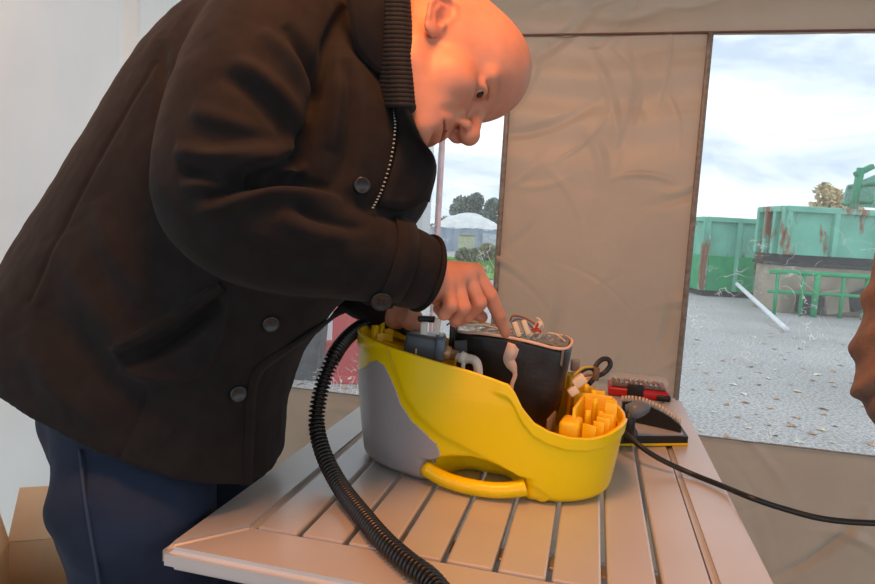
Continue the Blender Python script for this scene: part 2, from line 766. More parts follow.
cr1 = crumple(3, 1.0, 110, 0.22)
cr1b = crumple(13, 1.0, 230, 0.12)
cr2 = crumple(5, 1.0, 90, 0.3)


def wall_disp(p, u, v):
    s = (p - WA) @ WL
    z = p[:, 2]
    q = np.c_[s * 3.1, z * 3.1, np.zeros_like(s)]
    d = 0.006 * fbm(q, 3, 11) + cr1(s - 0.3, z - 0.9) * 3.6 + cr1b(s - 0.3, z - 0.9) * 5.0
    # soft sagging folds high on the panel
    d += 0.004 * np.sin(z * 42 + 1.2 * np.sin(s * 5)) * np.clip((z - 1.15) / 0.4, 0, 1)
    d += cr2(s - 0.3, z - 1.95) * 1.3 * (z > 1.75) + cr2(s + 0.5, z - 0.3) * 6.0 * np.clip((.47 - z) / .06, 0, 1)
    return d


pieces = [grid_panel(wp(-0.004, ZB), WL * 0.632, (0, 0, ZT - ZB), 130, 240, wall_disp, WN),
          grid_panel(wp(-2.2, ZT - 0.005), WL * (2.2 + CORNER_T), (0, 0, ZE - ZT), 300, 50, wall_disp, WN),
          grid_panel(wp(-2.2, 0.0), WL * (2.2 + CORNER_T), (0, 0, ZB), 420, 90, wall_disp, WN),
          grid_panel(wp(1.45, ZB), WL * (CORNER_T - 1.45), (0, 0, ZT - ZB), 20, 60, wall_disp, WN),
          grid_panel(wp(-2.2, ZB), WL * 0.7, (0, 0, ZT - ZB), 40, 80, wall_disp, WN)]
V, Fc, n0 = [], [], 0
for v, f in pieces:
    V.append(v)
    Fc.append(f + n0)
    n0 += len(v)
wall_back = make('wall_back', np.concatenate(V), np.concatenate(Fc), TAN)
tag(wall_back, kind='structure')


def wall_tube(name, pts, r, m, squash=(1, 0.5)):
    pts = catmull([wp(*q) for q in pts], 40)
    v, f = tube(pts, r, 8, squash=squash, up=WN)
    return make(name, v, f, m, wall_back)


wall_tube('window_binding', [(0.0, ZB, .013), (0.0, 1.1, .013), (0.0, ZT, .013)], 0.007, GREYBIND, (0.6, 1.3))
wall_tube('window_binding', [(0.625, ZB, .013), (0.626, 1.1, .013), (0.625, ZT, .013)], 0.007, GREYBIND, (0.6, 1.3))
wall_tube('window_binding', [(-1.5, ZB, .013), (-0.7, ZB, .013), (0.0, ZB, .013)], 0.004, GREYBIND)
wall_tube('window_binding', [(0.62, ZB, .013), (1.0, ZB, .013), (1.45, ZB, .013)], 0.004, GREYBIND)
wall_tube('top_seam', [(-1.6, ZT, .008), (-0.5, ZT + .003, .008), (0.5, ZT, .008), (1.6, ZT, .008)], 0.007, SEAM)

PVC = pvc_mat('clear_pvc_film', 0.12, 0.9)
cr3 = crumple(21, 1.0, 70, 0.2)


def film_disp(p, u, v):
    s = (p - WA) @ WL
    return 0.004 * fbm(np.c_[s * 4, p[:, 2] * 4, 0 * s], 3, 31) + cr3(s + 0.5, p[:, 2] - 0.9) * 0.6


for i, (t0, t1) in enumerate([(-1.5, 0.0), (0.622, 1.45)]):
    v, f = grid_panel(wp(t0, ZB), WL * (t1 - t0), (0, 0, ZT - ZB), 90, 90, film_disp, WN)
    tag(make('window_%d' % (i + 1), v, f, PVC), 'clear crinkled plastic film window in the tan tent wall', kind='structure')

# white side wall with hanging folds
CO = wp(CORNER_T, 0)
LD = np.array([-0.22, -0.975, 0.0])
LN = np.array([0.975, -0.22, 0.0])
cr4 = crumple(9, 1.0, 40, 0.4)


def left_disp(p, u, v):
    s = (p - CO) @ LD
    z = p[:, 2]
    d = 0.010 * fbm(np.c_[s * 5.5, z * 1.3, 0 * s], 3, 41) + cr4(s - 1.0, z - 1.0) * 1.2
    d += 0.018 * np.exp(-((s - 0.55) / 0.018) ** 2) - 0.014 * np.exp(-((s - 0.585) / 0.02) ** 2)
    d += 0.010 * np.exp(-((s - 0.42) / 0.03) ** 2)
    d += 0.006 * np.exp(-((z - 0.86) / 0.012) ** 2)
    return d


v, f = grid_panel(CO, LD * 2.6, (0, 0, ZE), 360, 150, left_disp, LN)
wall_left = tag(make('wall_left', v, f, WHITE_FAB), kind='structure')
v, f = ribbon(catmull([CO + LD * 0.24 + LN * .03 + np.array([0, 0, z]) for z in (1.55, 1.8, 2.0)], 14), LN, 0.03, 0.002)
make('zip_flap', v, f, mat('pale_pink_tape', (214, 178, 170), 0.5, var=.15, vscale=60), wall_left)

# roof fabric over the tent, camera side left open
ridge = 2.62
rA = wp(CORNER_T, ZE)
rB = wp(-2.2, ZE)
mid = WN * 1.7 + np.array([0, 0, ridge - ZE])
rf = [rA, rB, rB + mid, rA + mid, rA + WN * 2.6, rB + WN * 2.6]
rf[4], rf[5] = rA + WN * 4.6 + np.array([0, 0, .1]), rB + WN * 4.6 + np.array([0, 0, .1])
v = np.array(rf)
tag(make('ceiling', v, [(0, 1, 2, 3), (3, 2, 5, 4)], mat('roof_fabric', (190, 170, 146), 0.5, var=.04, trans=0.16), smooth=False), kind='structure')

# ground
v, f = grid_panel((-45, -6, 0), (95, 0, 0), (0, 110, 0), 40, 40, lambda p, u, v: 0 * u, (0, 0, 1))
floor = tag(make('floor', v, f, asphalt_mat()), 'grey gravelly asphalt yard', kind='structure')

# grass verge
GRASS = mat('grass', (120, 172, 62), 0.9, var=.25, vscale=3, bump=.8, bscale=40, bdist=.03)
gp = [(-8, 13.6), (5.2, 14.6), (9, 16.6), (9, 24), (-8, 24)]
v = np.array([(x, y, 0.02) for x, y in gp])
tag(make('grass_verge', v, [(0, 1, 2, 3, 4)], GRASS, smooth=False), 'short green grass verge beyond the asphalt', kind='stuff')
N = 9000
gx = rng.uniform(-4, 8, N)
gy = rng.uniform(15.8, 22, N)
ok = gy > 15.7 + np.clip(gx + 1, 0, 99) * 0.16
gx, gy = gx[ok], gy[ok]
h = rng.uniform(.04, .12, len(gx))
a = rng.uniform(0, 6.28, len(gx))
B0 = np.c_[gx, gy, 0 * gx + .02]
V = np.stack([B0 + np.c_[.03 * np.cos(a), .03 * np.sin(a), 0 * a], B0 - np.c_[.03 * np.cos(a), .03 * np.sin(a), 0 * a],
              B0 + np.c_[.04 * np.sin(a), .04 * np.cos(a), h]], 1).reshape(-1, 3)
tag(make('grass_blades', V, np.arange(len(V)).reshape(-1, 3), GRASS, smooth=False), 'standing blades of the green grass verge', kind='stuff')

# fallen leaves on the asphalt
LEAFM = [mat('dry_leaf_%d' % i, c, 0.8, var=.2, vscale=20) for i, c in enumerate([(226, 208, 178), (208, 176, 138), (236, 224, 204), (186, 150, 116)])]
lv = np.array([(0, -.5, 0), (.2, -.25, .06), (.36, .05, .1), (.16, .22, .05), (0, .55, .02), (-.16, .22, .06), (-.36, .05, .12), (-.2, -.25, .05), (0, 0, 0)])
lf = [(8, i, (i + 1) % 8) for i in range(8)]
leaf_mesh = []
for m in LEAFM:
    o = make('fallen_leaf', lv * 0.1, lf, m, smooth=False)
    leaf_mesh.append(o.data)
    bpy.data.objects.remove(o)
cnt = 0
spots = []
lr = np.random.default_rng(5)
while len(spots) < 110:
    px, py = lr.uniform(685, 872), 300 + 150 * lr.uniform(0, 1) ** 0.8
    if px < 690 + (py - 300) * 0.02:
        continue
    g = G(px, py, 0)
    if 2.6 < g[1] < 9.5 and all((g[0] - q_[0]) ** 2 + (g[1] - q_[1]) ** 2 > .02 for q_ in spots):
        spots.append(g)
for px, py in [(300, 384), (322, 387), (345, 388), (358, 387)]:
    spots.append(G(px, py, 0))
for g in spots:
    kc = int(lr.integers(0, 4))
    o = bpy.data.objects.new('fallen_leaf', leaf_mesh[kc])
    COL.objects.link(o)
    o.location = (g[0], g[1], 0.004)
    s = lr.uniform(.4, 1.0)
    o.scale = (s, s * lr.uniform(.6, 1), s)
    o.rotation_euler = (lr.uniform(-.15, .15), lr.uniform(-.15, .15), lr.uniform(0, 6.28))
    tag(o, 'small dry %s leaf fallen on the grey asphalt' % ('straw coloured', 'tan', 'pale cream', 'brown')[kc], 'leaf',
        ('straw coloured', 'tan', 'pale cream', 'brown')[kc] + ' fallen leaves on the asphalt')

# ================================================================== OUTSIDE
GREEN1 = rusty('faded_green_paint', (122, 200, 172), 0.53, 2.3, .3, (146, 98, 64))
GREEN2 = mat('bright_green_paint', (30, 168, 104), 0.5, var=.1, vscale=4)
GREEN3 = rusty('green_steel', (40, 150, 104), 0.66, 3, .5)
CONC = mat('beige_concrete', (178, 164, 142), 0.85, var=.2, vscale=2, bump=.3, bscale=20)
DARK = mat('dark_underframe', (52, 54, 50), 0.8, var=.2)


def skip(name, x0, x1, y0, y1, z0, z1, label, nrib=5, low=None):
    t = thing(name, ((x0 + x1) / 2, (y0 + y1) / 2, z0), label, 'container')
    cx, cy = (x0 + x1) / 2, (y0 + y1) / 2
    w, dd, hh = x1 - x0, y1 - y0, z1 - z0
    th = .05
    zc = (z0 + z1) / 2 + .06
    for nm, c, s in [('front_panel', (cx, y0 + th / 2, zc), (w, th, hh - .12)), ('back_panel', (cx, y1 - th / 2, zc), (w, th, hh - .12)),
                     ('side_panel', (x0 + th / 2, cy, zc), (th, dd - .1, hh - .12)), ('side_panel', (x1 - th / 2, cy, zc), (th, dd - .1, hh - .12)),
                     ('base', (cx, cy, z0 + .06), (w - .1, dd - .1, .12))]:
        make(nm, *box_at(c, s, .01), DARK if nm == 'base' else GREEN1, t, False)
    if low:
        make('lower_front_plate', *box_at((x0 + w * .28, y0 - .03, z0 + .12 + low / 2), (w * .5, .06, low), .01), GREEN2, t, False)
        make('lower_side_plate', *box_at((x0 - .03, cy, z0 + .12 + low / 2), (.06, dd, low), .01), GREEN2, t, False)
        p = frame((1, 0, 0), (0, 0, 1), (0, -1, 0), (x0 + w * .55, y0 - .02, z0))
        make('sloping_chute', *prism([(0, .1), (.9, .12), (.75, .6), (.3, .6)], .25, p), CONC, t, False)
    for k in range(nrib):
        x = x0 + w * (k + .5 * 0) / (nrib - 1)
        make('rib', *box_at((x, y0 - .04, zc), (.09, .09, hh - .12), .012), GREEN1, t, False)
    for k in range(4):
        make('side_rib', *box_at((x0 - .04, y0 + dd * k / 3, zc), (.09, .09, hh - .12), .012), GREEN1, t, False)
    make('top_rail', *box_at((cx, y0 - .03, z1 - .04), (w + .1, .12, .1), .015), GREEN1, t, False)
    make('top_rail', *box_at((x0 - .03, cy, z1 - .04), (.12, dd, .1), .015), GREEN1, t, False)
    return t


skip('waste_container', 5.45, 7.35, 13.2, 15.6, 0, 1.62, 'faded green rusty skip standing on the asphalt, bright green plate low on it', 4, low=.72)
skip('waste_container', 5.75, 8.9, 10.75, 11.6, .86, 1.78, 'wide rusty green skip raised on the beige concrete ramp wall', 5)
t = thing('ramp_wall', (7.3, 11.2, 0), 'beige concrete retaining wall under the raised green skip', 'wall')
make('wall_block', *box_at((7.3, 11.2, .40), (3.1, .9, .80), .02), CONC, t, False)
make('capping', *box_at((7.3, 11.2, .83), (3.2, 1.0, .06), .01), DARK, t, False)
# green railing
RY = 10.35
t = thing('safety_railing', (7.0, RY, 0), 'green tubular steel railing in front of the concrete ramp wall', 'railing')
for x in (5.48, 5.9, 6.12, 6.55, 6.95, 7.6):
    r = .05 if x in (6.12, 6.95) else .03
    make('post', *tube([(x, RY, 0), (x, RY, .4), (x, RY, .72)], r, 8), GREEN2, t)
for z in (.7, .38):
    make('rail', *tube([(5.35, RY, z), (6.5, RY, z), (8.4, RY - .1, z)], .028 if z < .5 else .04, 8), GREEN2, t)
for k in range(5):
    x = 6.2 + .42 * k
    tag(make('scrap_slab', *box_at((x, RY + .28, .18 + .06 * (k % 3)), (.4, .16, .3 + .1 * (k % 2)), .03, ex=(math.cos(.2 * k), 0, math.sin(.2 * k)), ez=(-math.sin(.2 * k), 0, math.cos(.2 * k))),
             CONC if k % 2 else DARK, smooth=False, loc=(x, RY + .28, 0)), ['dark slab of rubble leaning behind the green railing', 'beige slab of rubble leaning behind the green railing'][k % 2], 'rubble', 'rubble behind the railing')
# tipped hopper with a frame above the right skip
t = thing('tipping_hopper', (8.1, 12.2, 1.78), 'green mesh-sided hopper on a post above the raised skip', 'hopper')
make('post', *tube([(7.62, 12.0, 1.7), (7.62, 12.0, 2.1), (7.66, 12.0, 2.62)], .07, 8), GREEN3, t)
make('post_head', *box_at((7.72, 12.0, 2.58), (.35, .12, .1), .02, ex=(.87, 0, .5), ez=(-.5, 0, .87)), GREEN3, t, False)
p = frame((1, 0, 0), (0, 0, 1), (0, -1, 0), (7.75, 12.6, 1.95))
for dy in (0, .9):
    make('hopper_side', *prism([(0, .0), (1.2, 0), (1.5, 1.0), (.75, .72), (.05, .38)], .05, frame((1, 0, 0), (0, 0, 1), (0, -1, 0), (7.75, 12.6 - dy, 1.95))), mat('pale_green_mesh', (130, 190, 165), .6, var=.2, vscale=30), t, False)
for k, (x, z) in enumerate([(7.78, 2.0), (7.85, 2.33), (8.5, 2.67), (9.2, 2.93)]):
    make('hopper_bar', *tube([(x, 11.68, z), (x, 12.1, z), (x, 12.6, z)], .04, 8), GREEN3, t)
tag(make('cloth_bundle', *lathe([(.02, -.1), (.12, -.05), (.15, .03), (.09, .12), (.02, .15)], 10, (7.95, 11.4, 1.88)), mat('red_blue_cloth', (150, 70, 80), .8, col2=(60, 80, 140), vscale=8), loc=(7.95, 11.4, 1.78)),
    'small red and blue cloth bundle on the raised skip', 'cloth')
# white pipe on the asphalt
a, b = W(737, 284, 11.7), G(787, 330, .03)
tag(make('white_pipe', *tube(np.linspace(a, b, 12), .035, 10), mat('white_plastic_pipe', (235, 238, 238), .4, var=.03), loc=b), 'long straight white pipe leaning up from the grey asphalt', 'pipe')


# foliage
def leafy(c, rad, n, size, seed):
    r = np.random.default_rng(seed)
    lobes = r.normal(size=(9, 3))
    lobes /= np.linalg.norm(lobes, axis=1)[:, None]
    lobes = lobes * r.uniform(.3, .75, (9, 1))
    k = r.integers(0, 9, n)
    q = r.normal(size=(n, 3))
    q /= np.linalg.norm(q, axis=1)[:, None]
    q = lobes[k] + q * (r.uniform(.25, .42, n) ** 1.0)[:, None]
    ctr = np.asarray(c) + q * np.asarray(rad)
    a = r.normal(size=(n, 3))
    a /= np.linalg.norm(a, axis=1)[:, None]
    b = np.cross(a, r.normal(size=(n, 3)))
    b /= np.linalg.norm(b, axis=1)[:, None]
    s = size * r.uniform(.6, 1.3, (n, 1))
    V = np.stack([ctr - a * s, ctr + b * s * .5, ctr + a * s, ctr - b * s * .5], 1).reshape(-1, 3)
    return V, np.arange(len(V)).reshape(-1, 4)


BARK = mat('bark', (84, 70, 56), .9, var=.2)


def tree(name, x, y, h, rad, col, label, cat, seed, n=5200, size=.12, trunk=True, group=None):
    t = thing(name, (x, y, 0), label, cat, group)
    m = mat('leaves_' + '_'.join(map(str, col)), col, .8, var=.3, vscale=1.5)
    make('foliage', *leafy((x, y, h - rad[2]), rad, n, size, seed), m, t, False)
    make('trunk', *tube(catmull([(x, y, 0), (x + .05, y, (h - rad[2]) * .5), (x - .05, y, h - rad[2] * .6)], 8), np.linspace(.14, .05, 8) * (h / 6 + .2), 8), BARK, t)
    return t


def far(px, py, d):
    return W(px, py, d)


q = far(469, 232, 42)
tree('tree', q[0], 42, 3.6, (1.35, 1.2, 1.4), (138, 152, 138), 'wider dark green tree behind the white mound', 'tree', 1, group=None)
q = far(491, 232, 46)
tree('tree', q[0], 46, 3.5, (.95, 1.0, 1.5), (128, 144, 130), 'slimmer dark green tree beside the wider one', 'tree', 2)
q = far(452, 232, 30)
tree('shrub', q[0], 38, 1.75, (1.6, .8, .55), (176, 142, 88), 'rusty autumn shrub peeping out beside the white shed mound', 'shrub', 3, 1200, .12)
q = far(826, 205, 17)
tree('shrub', q[0], 17.0, 2.75, (.75, .5, .65), (226, 206, 160), 'dry straw yellow bush behind the green skips', 'shrub', 4, 1500, .09)
for k, px in enumerate((470, 487, 500)):
    q = far(px, 255, 20.6 + 1.1 * k)
    tree('hedge_bush', q[0], 20.6 + 1.1 * k, .62 + .08 * (k % 2), (.6, .5, .34), [(128, 136, 92), (150, 146, 100), (118, 130, 96)][k],
         ['olive green low bush in front of the beige block', 'straw tinted low bush in the middle of the hedge', 'grey green low bush beside the tan tent panel'][k], 'shrub', 10 + k, 900, .08)
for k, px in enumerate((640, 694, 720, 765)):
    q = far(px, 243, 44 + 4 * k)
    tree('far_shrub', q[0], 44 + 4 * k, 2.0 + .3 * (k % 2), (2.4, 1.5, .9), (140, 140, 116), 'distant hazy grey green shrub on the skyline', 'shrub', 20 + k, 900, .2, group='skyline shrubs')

# low building with a white mound of a roof
q0, q1 = far(432, 250, 30), far(508, 250, 30)
t = thing('storage_shed', ((q0[0] + q1[0]) / 2, 31, 0), 'low blue grey shed with a white tarpaulin mound on top', 'building')
xm = (q0[0] + q1[0]) / 2
SHEDW = mat('blue_grey_sheet', (160, 174, 188), .6, var=.08, vscale=2)
make('wall', *box_at((xm, 31.5, .55), (q1[0] - q0[0] + .6, 3, 1.1), .02), SHEDW, t, False)
make('door_panel', *box_at((xm + .9, 29.98, .45), (.7, .06, .9), .01), mat('pale_sheet', (196, 204, 208), .6), t, False)
for k in range(9):
    make('wall_rib', *box_at((q0[0] + .1 + k * .42, 29.97, .55), (.04, .05, 1.08), .01), SHEDW, t, False)
uu, vv = np.meshgrid(np.linspace(-1, 1, 50), np.linspace(-1, 1, 24), indexing='ij')
zz = np.maximum(0, 1 - np.abs(uu) ** 1.8) * .75 * np.maximum(0, 1 - np.abs(vv) ** 3) + 1.08 + .05 * fbm(np.c_[uu.ravel() * 4, vv.ravel() * 4, 0 * uu.ravel()], 3, 3).reshape(uu.shape)
vt = np.stack([xm - .1 + uu * 1.75, 31.5 + vv * 1.52, zz], -1).reshape(-1, 3)
i = np.arange(50 * 24).reshape(50, 24)
make('tarpaulin_roof', vt, np.stack([i[:-1, :-1], i[1:, :-1], i[1:, 1:], i[:-1, 1:]], -1).reshape(-1, 4), mat('white_tarpaulin', (236, 236, 230), .6, var=.08, vscale=4), t)
q = far(466, 250, 24)
t = thing('concrete_block', (q[0], 24, 0), 'beige concrete block standing in front of the blue grey shed', 'block')
make('block_body', *box_at((q[0], 24, .42), (.62, .5, .84), .03), mat('cream_block', (206, 200, 180), .8, var=.08), t, False)
make('block_cap', *box_at((q[0], 24, .86), (.68, .56, .06), .01), CONC, t, False)
# pale corrugated shipping container with red posts (behind the person)
PALE = rusty('pale_grey_paint', (226, 232, 230), .68, 2.2, .4, (150, 90, 80))
REDP = rusty('red_paint', (196, 62, 62), .64, 4, .5, (170, 150, 140))
c0 = np.array([-0.02, 5.5, 0])
dirx = np.array([-0.93, -0.36, 0])
diry = np.array([-0.36, 0.93, 0])
t = thing('shipping_container', tuple(c0 + dirx * 1.2 + diry * .8), 'pale grey corrugated shipping container with red corner post and red door foot', 'container')
L = 3.0
z0_, z1_ = .12, 2.45
prof = []
for k in range(14):
    s = .08 + k * (L - .16) / 14
    prof += [(s, 0), (s + .07, 0), (s + .10, .04), (s + .17, .04)]
pts = [(s, o_) for s, o_ in prof]
vv = []
for s, o_ in pts:
    for z in (z0_, z1_):
        vv.append(c0 + dirx * s + diry * o_ + np.array([0, 0, z]))
ff = [(2 * k, 2 * k + 2, 2 * k + 3, 2 * k + 1) for k in range(len(pts) - 1)]
make('corrugated_side', vv, ff, PALE, t, False)
make('body', *box_at(c0 + dirx * L / 2 + diry * 1.05 + np.array([0, 0, 1.28]), (L - .1, 1.9, 2.3), .01, dirx, diry), PALE, t, False)
for s in (0, L):
    make('corner_post', *box_at(c0 + dirx * s + diry * .03 + np.array([0, 0, 1.25]), (.035, .08, 2.5), .01, dirx, diry), mat('pinkish_post', (224, 178, 174), .6, var=.15, vscale=9) if s == 0 else PALE, t, False)
make('top_rail', *box_at(c0 + dirx * L / 2 + np.array([0, 0, 2.47]), (L, .1, .1), .01, dirx, diry), PALE, t, False)
make('bottom_rail', *box_at(c0 + dirx * L / 2 + np.array([0, 0, .09]), (L, .1, .14), .01, dirx, diry), REDP, t, False)
# red door leaf and white jamb near its foot, dark scrap beside it
q = G(349, 381, 0)
t = thing('red_steel_door', (q[0], q[1], 0), 'worn red steel panel with white post standing before the pale container', 'panel')
make('panel_sheet', *box_at((q[0] - .02, q[1], .45), (.22, .05, .9), .008), REDP, t, False)
make('white_post', *box_at((q[0] + .15, q[1] - .02, .45), (.1, .07, .9), .008), mat('chalky_white', (220, 222, 220), .7, var=.08), t, False)
make('foot_plate', *box_at((q[0] + .05, q[1] - .03, .03), (.42, .14, .06), .01), REDP, t, False)
q = G(296, 380, 0)
t = thing('scrap_bin', (q[0], q[1], 0), 'dark grey scuffed bin with scrap beside the red panel', 'bin')
BIN = mat('dark_scuffed_plastic', (78, 82, 86), .6, var=.3, vscale=12, col2=(46, 48, 52))
make('bin_body', *prism([(-.14, 0), (.14, 0), (.17, .5), (-.17, .5)], .3, frame((1, 0, 0), (0, 0, 1), (0, -1, 0), (q[0], q[1] + .3, 0))), BIN, t, False)
make('bin_rim', *box_at((q[0], q[1] + .15, .5), (.4, .36, .04), .01), BIN, t, False)

# ================================================================== TABLE
TZ = 0.75
FL = np.array([-0.308, 0.71, 0.0])
tx = np.array([0.972, -0.235, 0.0])
ty = np.array([0.235, 0.972, 0.0])
TWd, TLn = 0.70, 1.03
ALU = mat('champagne_aluminium', (204, 199, 196), 0.36, 0.3, var=.03, vscale=5, bump=.03, bscale=120, spec=.5)
ALU_D = mat('grey_table_leg', (150, 146, 140), 0.4, 0.4, var=.05)


def TP(x, y, z=TZ):
    return FL + tx * x + ty * y + np.array([0, 0, z])


tbl = thing('slatted_table', tuple(TP(.35, .5, 0)), 'champagne metal garden table with lengthwise slats under the yellow cleaner', 'table')


def rail(name, outline, bev=.011):
    v, f = prism(outline, .028, frame(tx, ty, (0, 0, 1), FL + np.array([0, 0, TZ - .028])))
    me = bpy.data.meshes.new('t')
    me.from_pydata([tuple(q) for q in v], [], f)
    bm = bmesh.new()
    bm.from_mesh(me)
    bmesh.ops.recalc_face_normals(bm, faces=bm.faces[:])
    bmesh.ops.bevel(bm, geom=[e for e in bm.edges], offset=bev, segments=3, affect='EDGES')
    v = np.array([q.co[:] for q in bm.verts])
    bm.verts.index_update()
    f = [tuple(q.index for q in p_.verts) for p_ in bm.faces]
    bm.free()
    bpy.data.meshes.remove(me)
    o = make(name, v, f, ALU, tbl, False)
    return o


g = .0004
sl0, sp = .075, .0615
rail('front_rail', [(0, 0), (TWd, 0), (TWd - .0715, .085 - g), (sl0, .085 - g)], .007)
rail('back_rail', [(0, TLn), (sl0, TLn - .085 + g), (TWd - .0715, TLn - .085 + g), (TWd, TLn)], .007)
rail('side_rail', [(0, 0), (sl0 - g, .085), (sl0 - g, TLn - .085), (0, TLn)], .007)
rail('side_rail', [(TWd, 0), (TWd, TLn), (TWd - .0715 + g, TLn - .085), (TWd - .0715 + g, .085)], .007)
sv, sf = rbox((sp - .0062, TLn - .17 - .001, .016), .003, 2)
for k in range(9):
    o = make('slat', frame(tx, ty, (0, 0, 1), TP(sl0 + sp * (k + .5), TLn / 2, TZ - .009))(sv), sf, ALU, tbl, False)
for y in (.16, .86):
    make('cross_bar', *box_at(TP(TWd / 2, y, TZ - .03), (TWd - .08, .03, .022), .004, tx, ty), ALU_D, tbl)
for x, y, dx, dy in [(.1, .12, .0, .0), (.6, .12, .0, .0), (.1, .9, .0, .0), (.6, .9, 0, 0)]:
    a, b = TP(x, y, TZ - .03), TP(x + (-.05 if x < .3 else .05), y + (-.04 if y < .5 else .04), 0.01)
    lg = make('leg', *tube(np.linspace(a, b, 6), .016, 12), ALU_D, tbl)
    make('foot_cap', *tube(np.linspace(b + np.array([0, 0, .02]), b + np.array([0, 0, -.01]), 4), .019, 12), mat('black_rubber', (30, 30, 30), .7), lg)

# ================================================================== STEAM CLEANER
YEL = mat('yellow_plastic', (254, 214, 2), 0.30, var=.03, vscale=4, spec=.5)
YEL2 = mat('inner_yellow_plastic', (252, 202, 6), 0.4, var=.03, vscale=4)
GREY = mat('grey_panel_plastic', (170, 162, 162), 0.3, var=.03, vscale=5, spec=.5)
BLK = mat('black_plastic', (26, 25, 24), 0.45, var=.15)
WRAP = mat('black_insulation_wrap', (30, 27, 25), 0.42, var=.25, vscale=14, bump=.5, bscale=22, bdist=.006)
CREAM = mat('cream_plastic', (228, 212, 182), 0.5, var=.06, vscale=30)
TAPE = mat('pinkish_foam_strap', (222, 190, 168), 0.7, var=.08, vscale=40)
DGREY = mat('slate_grey_valve', (70, 78, 84), 0.4, var=.1)
BRASS = mat('brass_fitting', (196, 160, 120), .35, .4, var=.1)
WHITE = mat('white_nylon', (232, 226, 214), .45, var=.04)
FOIL = mat('crinkled_foil', (196, 190, 182), .25, .9, var=.15, vscale=30, bump=.9, bscale=70, bdist=.006)

DC = np.array([0.090, 1.030, TZ])
dex = np.array([0.927, -0.375, 0.0])
dey = np.array([0.375, 0.927, 0.0])
DA, DB = 0.217, 0.131


def DL(x, y, z):
    return DC + dex * x + dey * y + np.array([0, 0, z])


zn = lambda u: np.interp(u, [-1, -.8, -.5, -.2, .05, .24, .33, .37, .42, .50, .60, .72, .84, .93, 1], [.213, .209, .202, .194, .187, .179, .175, .163, .143, .124, .113, .106, .104, .107, .114])
zf = lambda u: np.interp(u, [-1, -.5, 0, .5, 1], [.203, .18, .16, .14, .112])


def smooth01(x):
    x = np.clip(x, 0, 1)
    return x * x * (3 - 2 * x)


RIDGE = [(386, 345), (396, 372), (404, 395), (418, 416), (440, 435), (470, 451), (500, 466), (530, 484), (560, 506)]


def shell(th, t, off=0.0, ridge=True):
    c, s = np.cos(th), np.sin(th)
    n = 2.5
    uu = np.sign(c) * np.abs(c) ** (2 / n)
    vv = np.sign(s) * np.abs(s) ** (2 / n)
    w = smooth01(0.5 + vv * 2.5)
    zt = zn(uu) * (1 - w) + zf(uu) * w
    # soften the interpolated rim
    z = t * zt
    sc = .925 + .075 * np.clip(z / .11, 0, 1.3) ** .8
    x, y = DA * uu * sc, DB * vv * sc
    nx, ny = np.sign(c) * np.abs(c) ** (2 - 2 / n) / DA, np.sign(s) * np.abs(s) ** (2 - 2 / n) / DB
    L_ = np.sqrt(nx * nx + ny * ny) + 1e-9
    nx, ny = nx / L_, ny / L_
    d = np.zeros_like(x) + off
    # rounded foot
    d -= .012 * np.clip(1 - z / .014, 0, 1) ** 2
    # hand hole: the wall is set back behind the carrying bar
    hw = np.exp(-((uu - .12) / .33) ** 6) * (vv < 0)
    hz = .034 + .020 * np.cos(np.clip((uu - .12) / .33, -1, 1) * 1.4)
    d -= .078 * hw * smooth01((hz - z) / .008 + .5)
    # flange around the right-hand rim
    d += .003 * smooth01((uu - .22) / .06) * smooth01((z - (zt - .021)) / .003)
    P3 = DC + (x + nx * d)[:, None] * dex + (y + ny * d)[:, None] * dey + z[:, None] * np.array([0, 0, 1.0])
    if ridge:
        q = P(P3)[:, :2]
        dist, _ = seg_dist(q, RIDGE)
        yy = np.interp(q[:, 0], [r_[0] for r_ in RIDGE], [r_[1] for r_ in RIDGE])
        sd = np.where(q[:, 1] < yy, dist, -dist)
        rr = .0035 * smooth01(sd / 5 + .5) * (vv < .1)
        P3 = P3 + rr[:, None] * (nx[:, None] * dex + ny[:, None] * dey)
    return P3


cl = thing('steam_cleaner', tuple(DC), 'opened yellow and grey steam cleaner with exposed black boiler on the slatted table', 'appliance')
nth, ntt = 260, 70
th, tt = np.meshgrid(np.linspace(-math.pi, math.pi, nth, endpoint=False), np.linspace(0, 1, ntt), indexing='ij')
outv = shell(th.ravel(), tt.ravel())
inv_ = shell(th.ravel(), tt.ravel() * .995 + .0, off=-.0035, ridge=False)
inv_[:, 2] = np.maximum(inv_[:, 2], TZ + .004)
i = np.arange(nth * ntt).reshape(nth, ntt)
nx_ = np.roll(i, -1, axis=0)
fo = np.stack([i[:, :-1], nx_[:, :-1], nx_[:, 1:], i[:, 1:]], -1).reshape(-1, 4)
fi = (fo + nth * ntt)[:, ::-1]
top = np.stack([i[:, -1], nx_[:, -1], nx_[:, -1] + nth * ntt, i[:, -1] + nth * ntt], -1)
house = make('housing', np.vstack([outv, inv_]), np.vstack([fo, fi, top]), YEL, cl)
# inner floor
a_ = np.linspace(-math.pi, math.pi, 80, endpoint=False)
ring = shell(a_, np.full(80, .10), off=-.006, ridge=False)
ring[:, 2] = TZ + .055
make('inner_floor', np.vstack([ring, ring - np.array([0, 0, .004])]), [tuple(range(80)), tuple(range(159, 79, -1))] + [(k, 80 + k, 80 + (k + 1) % 80, (k + 1) % 80) for k in range(80)], YEL2, cl, False)
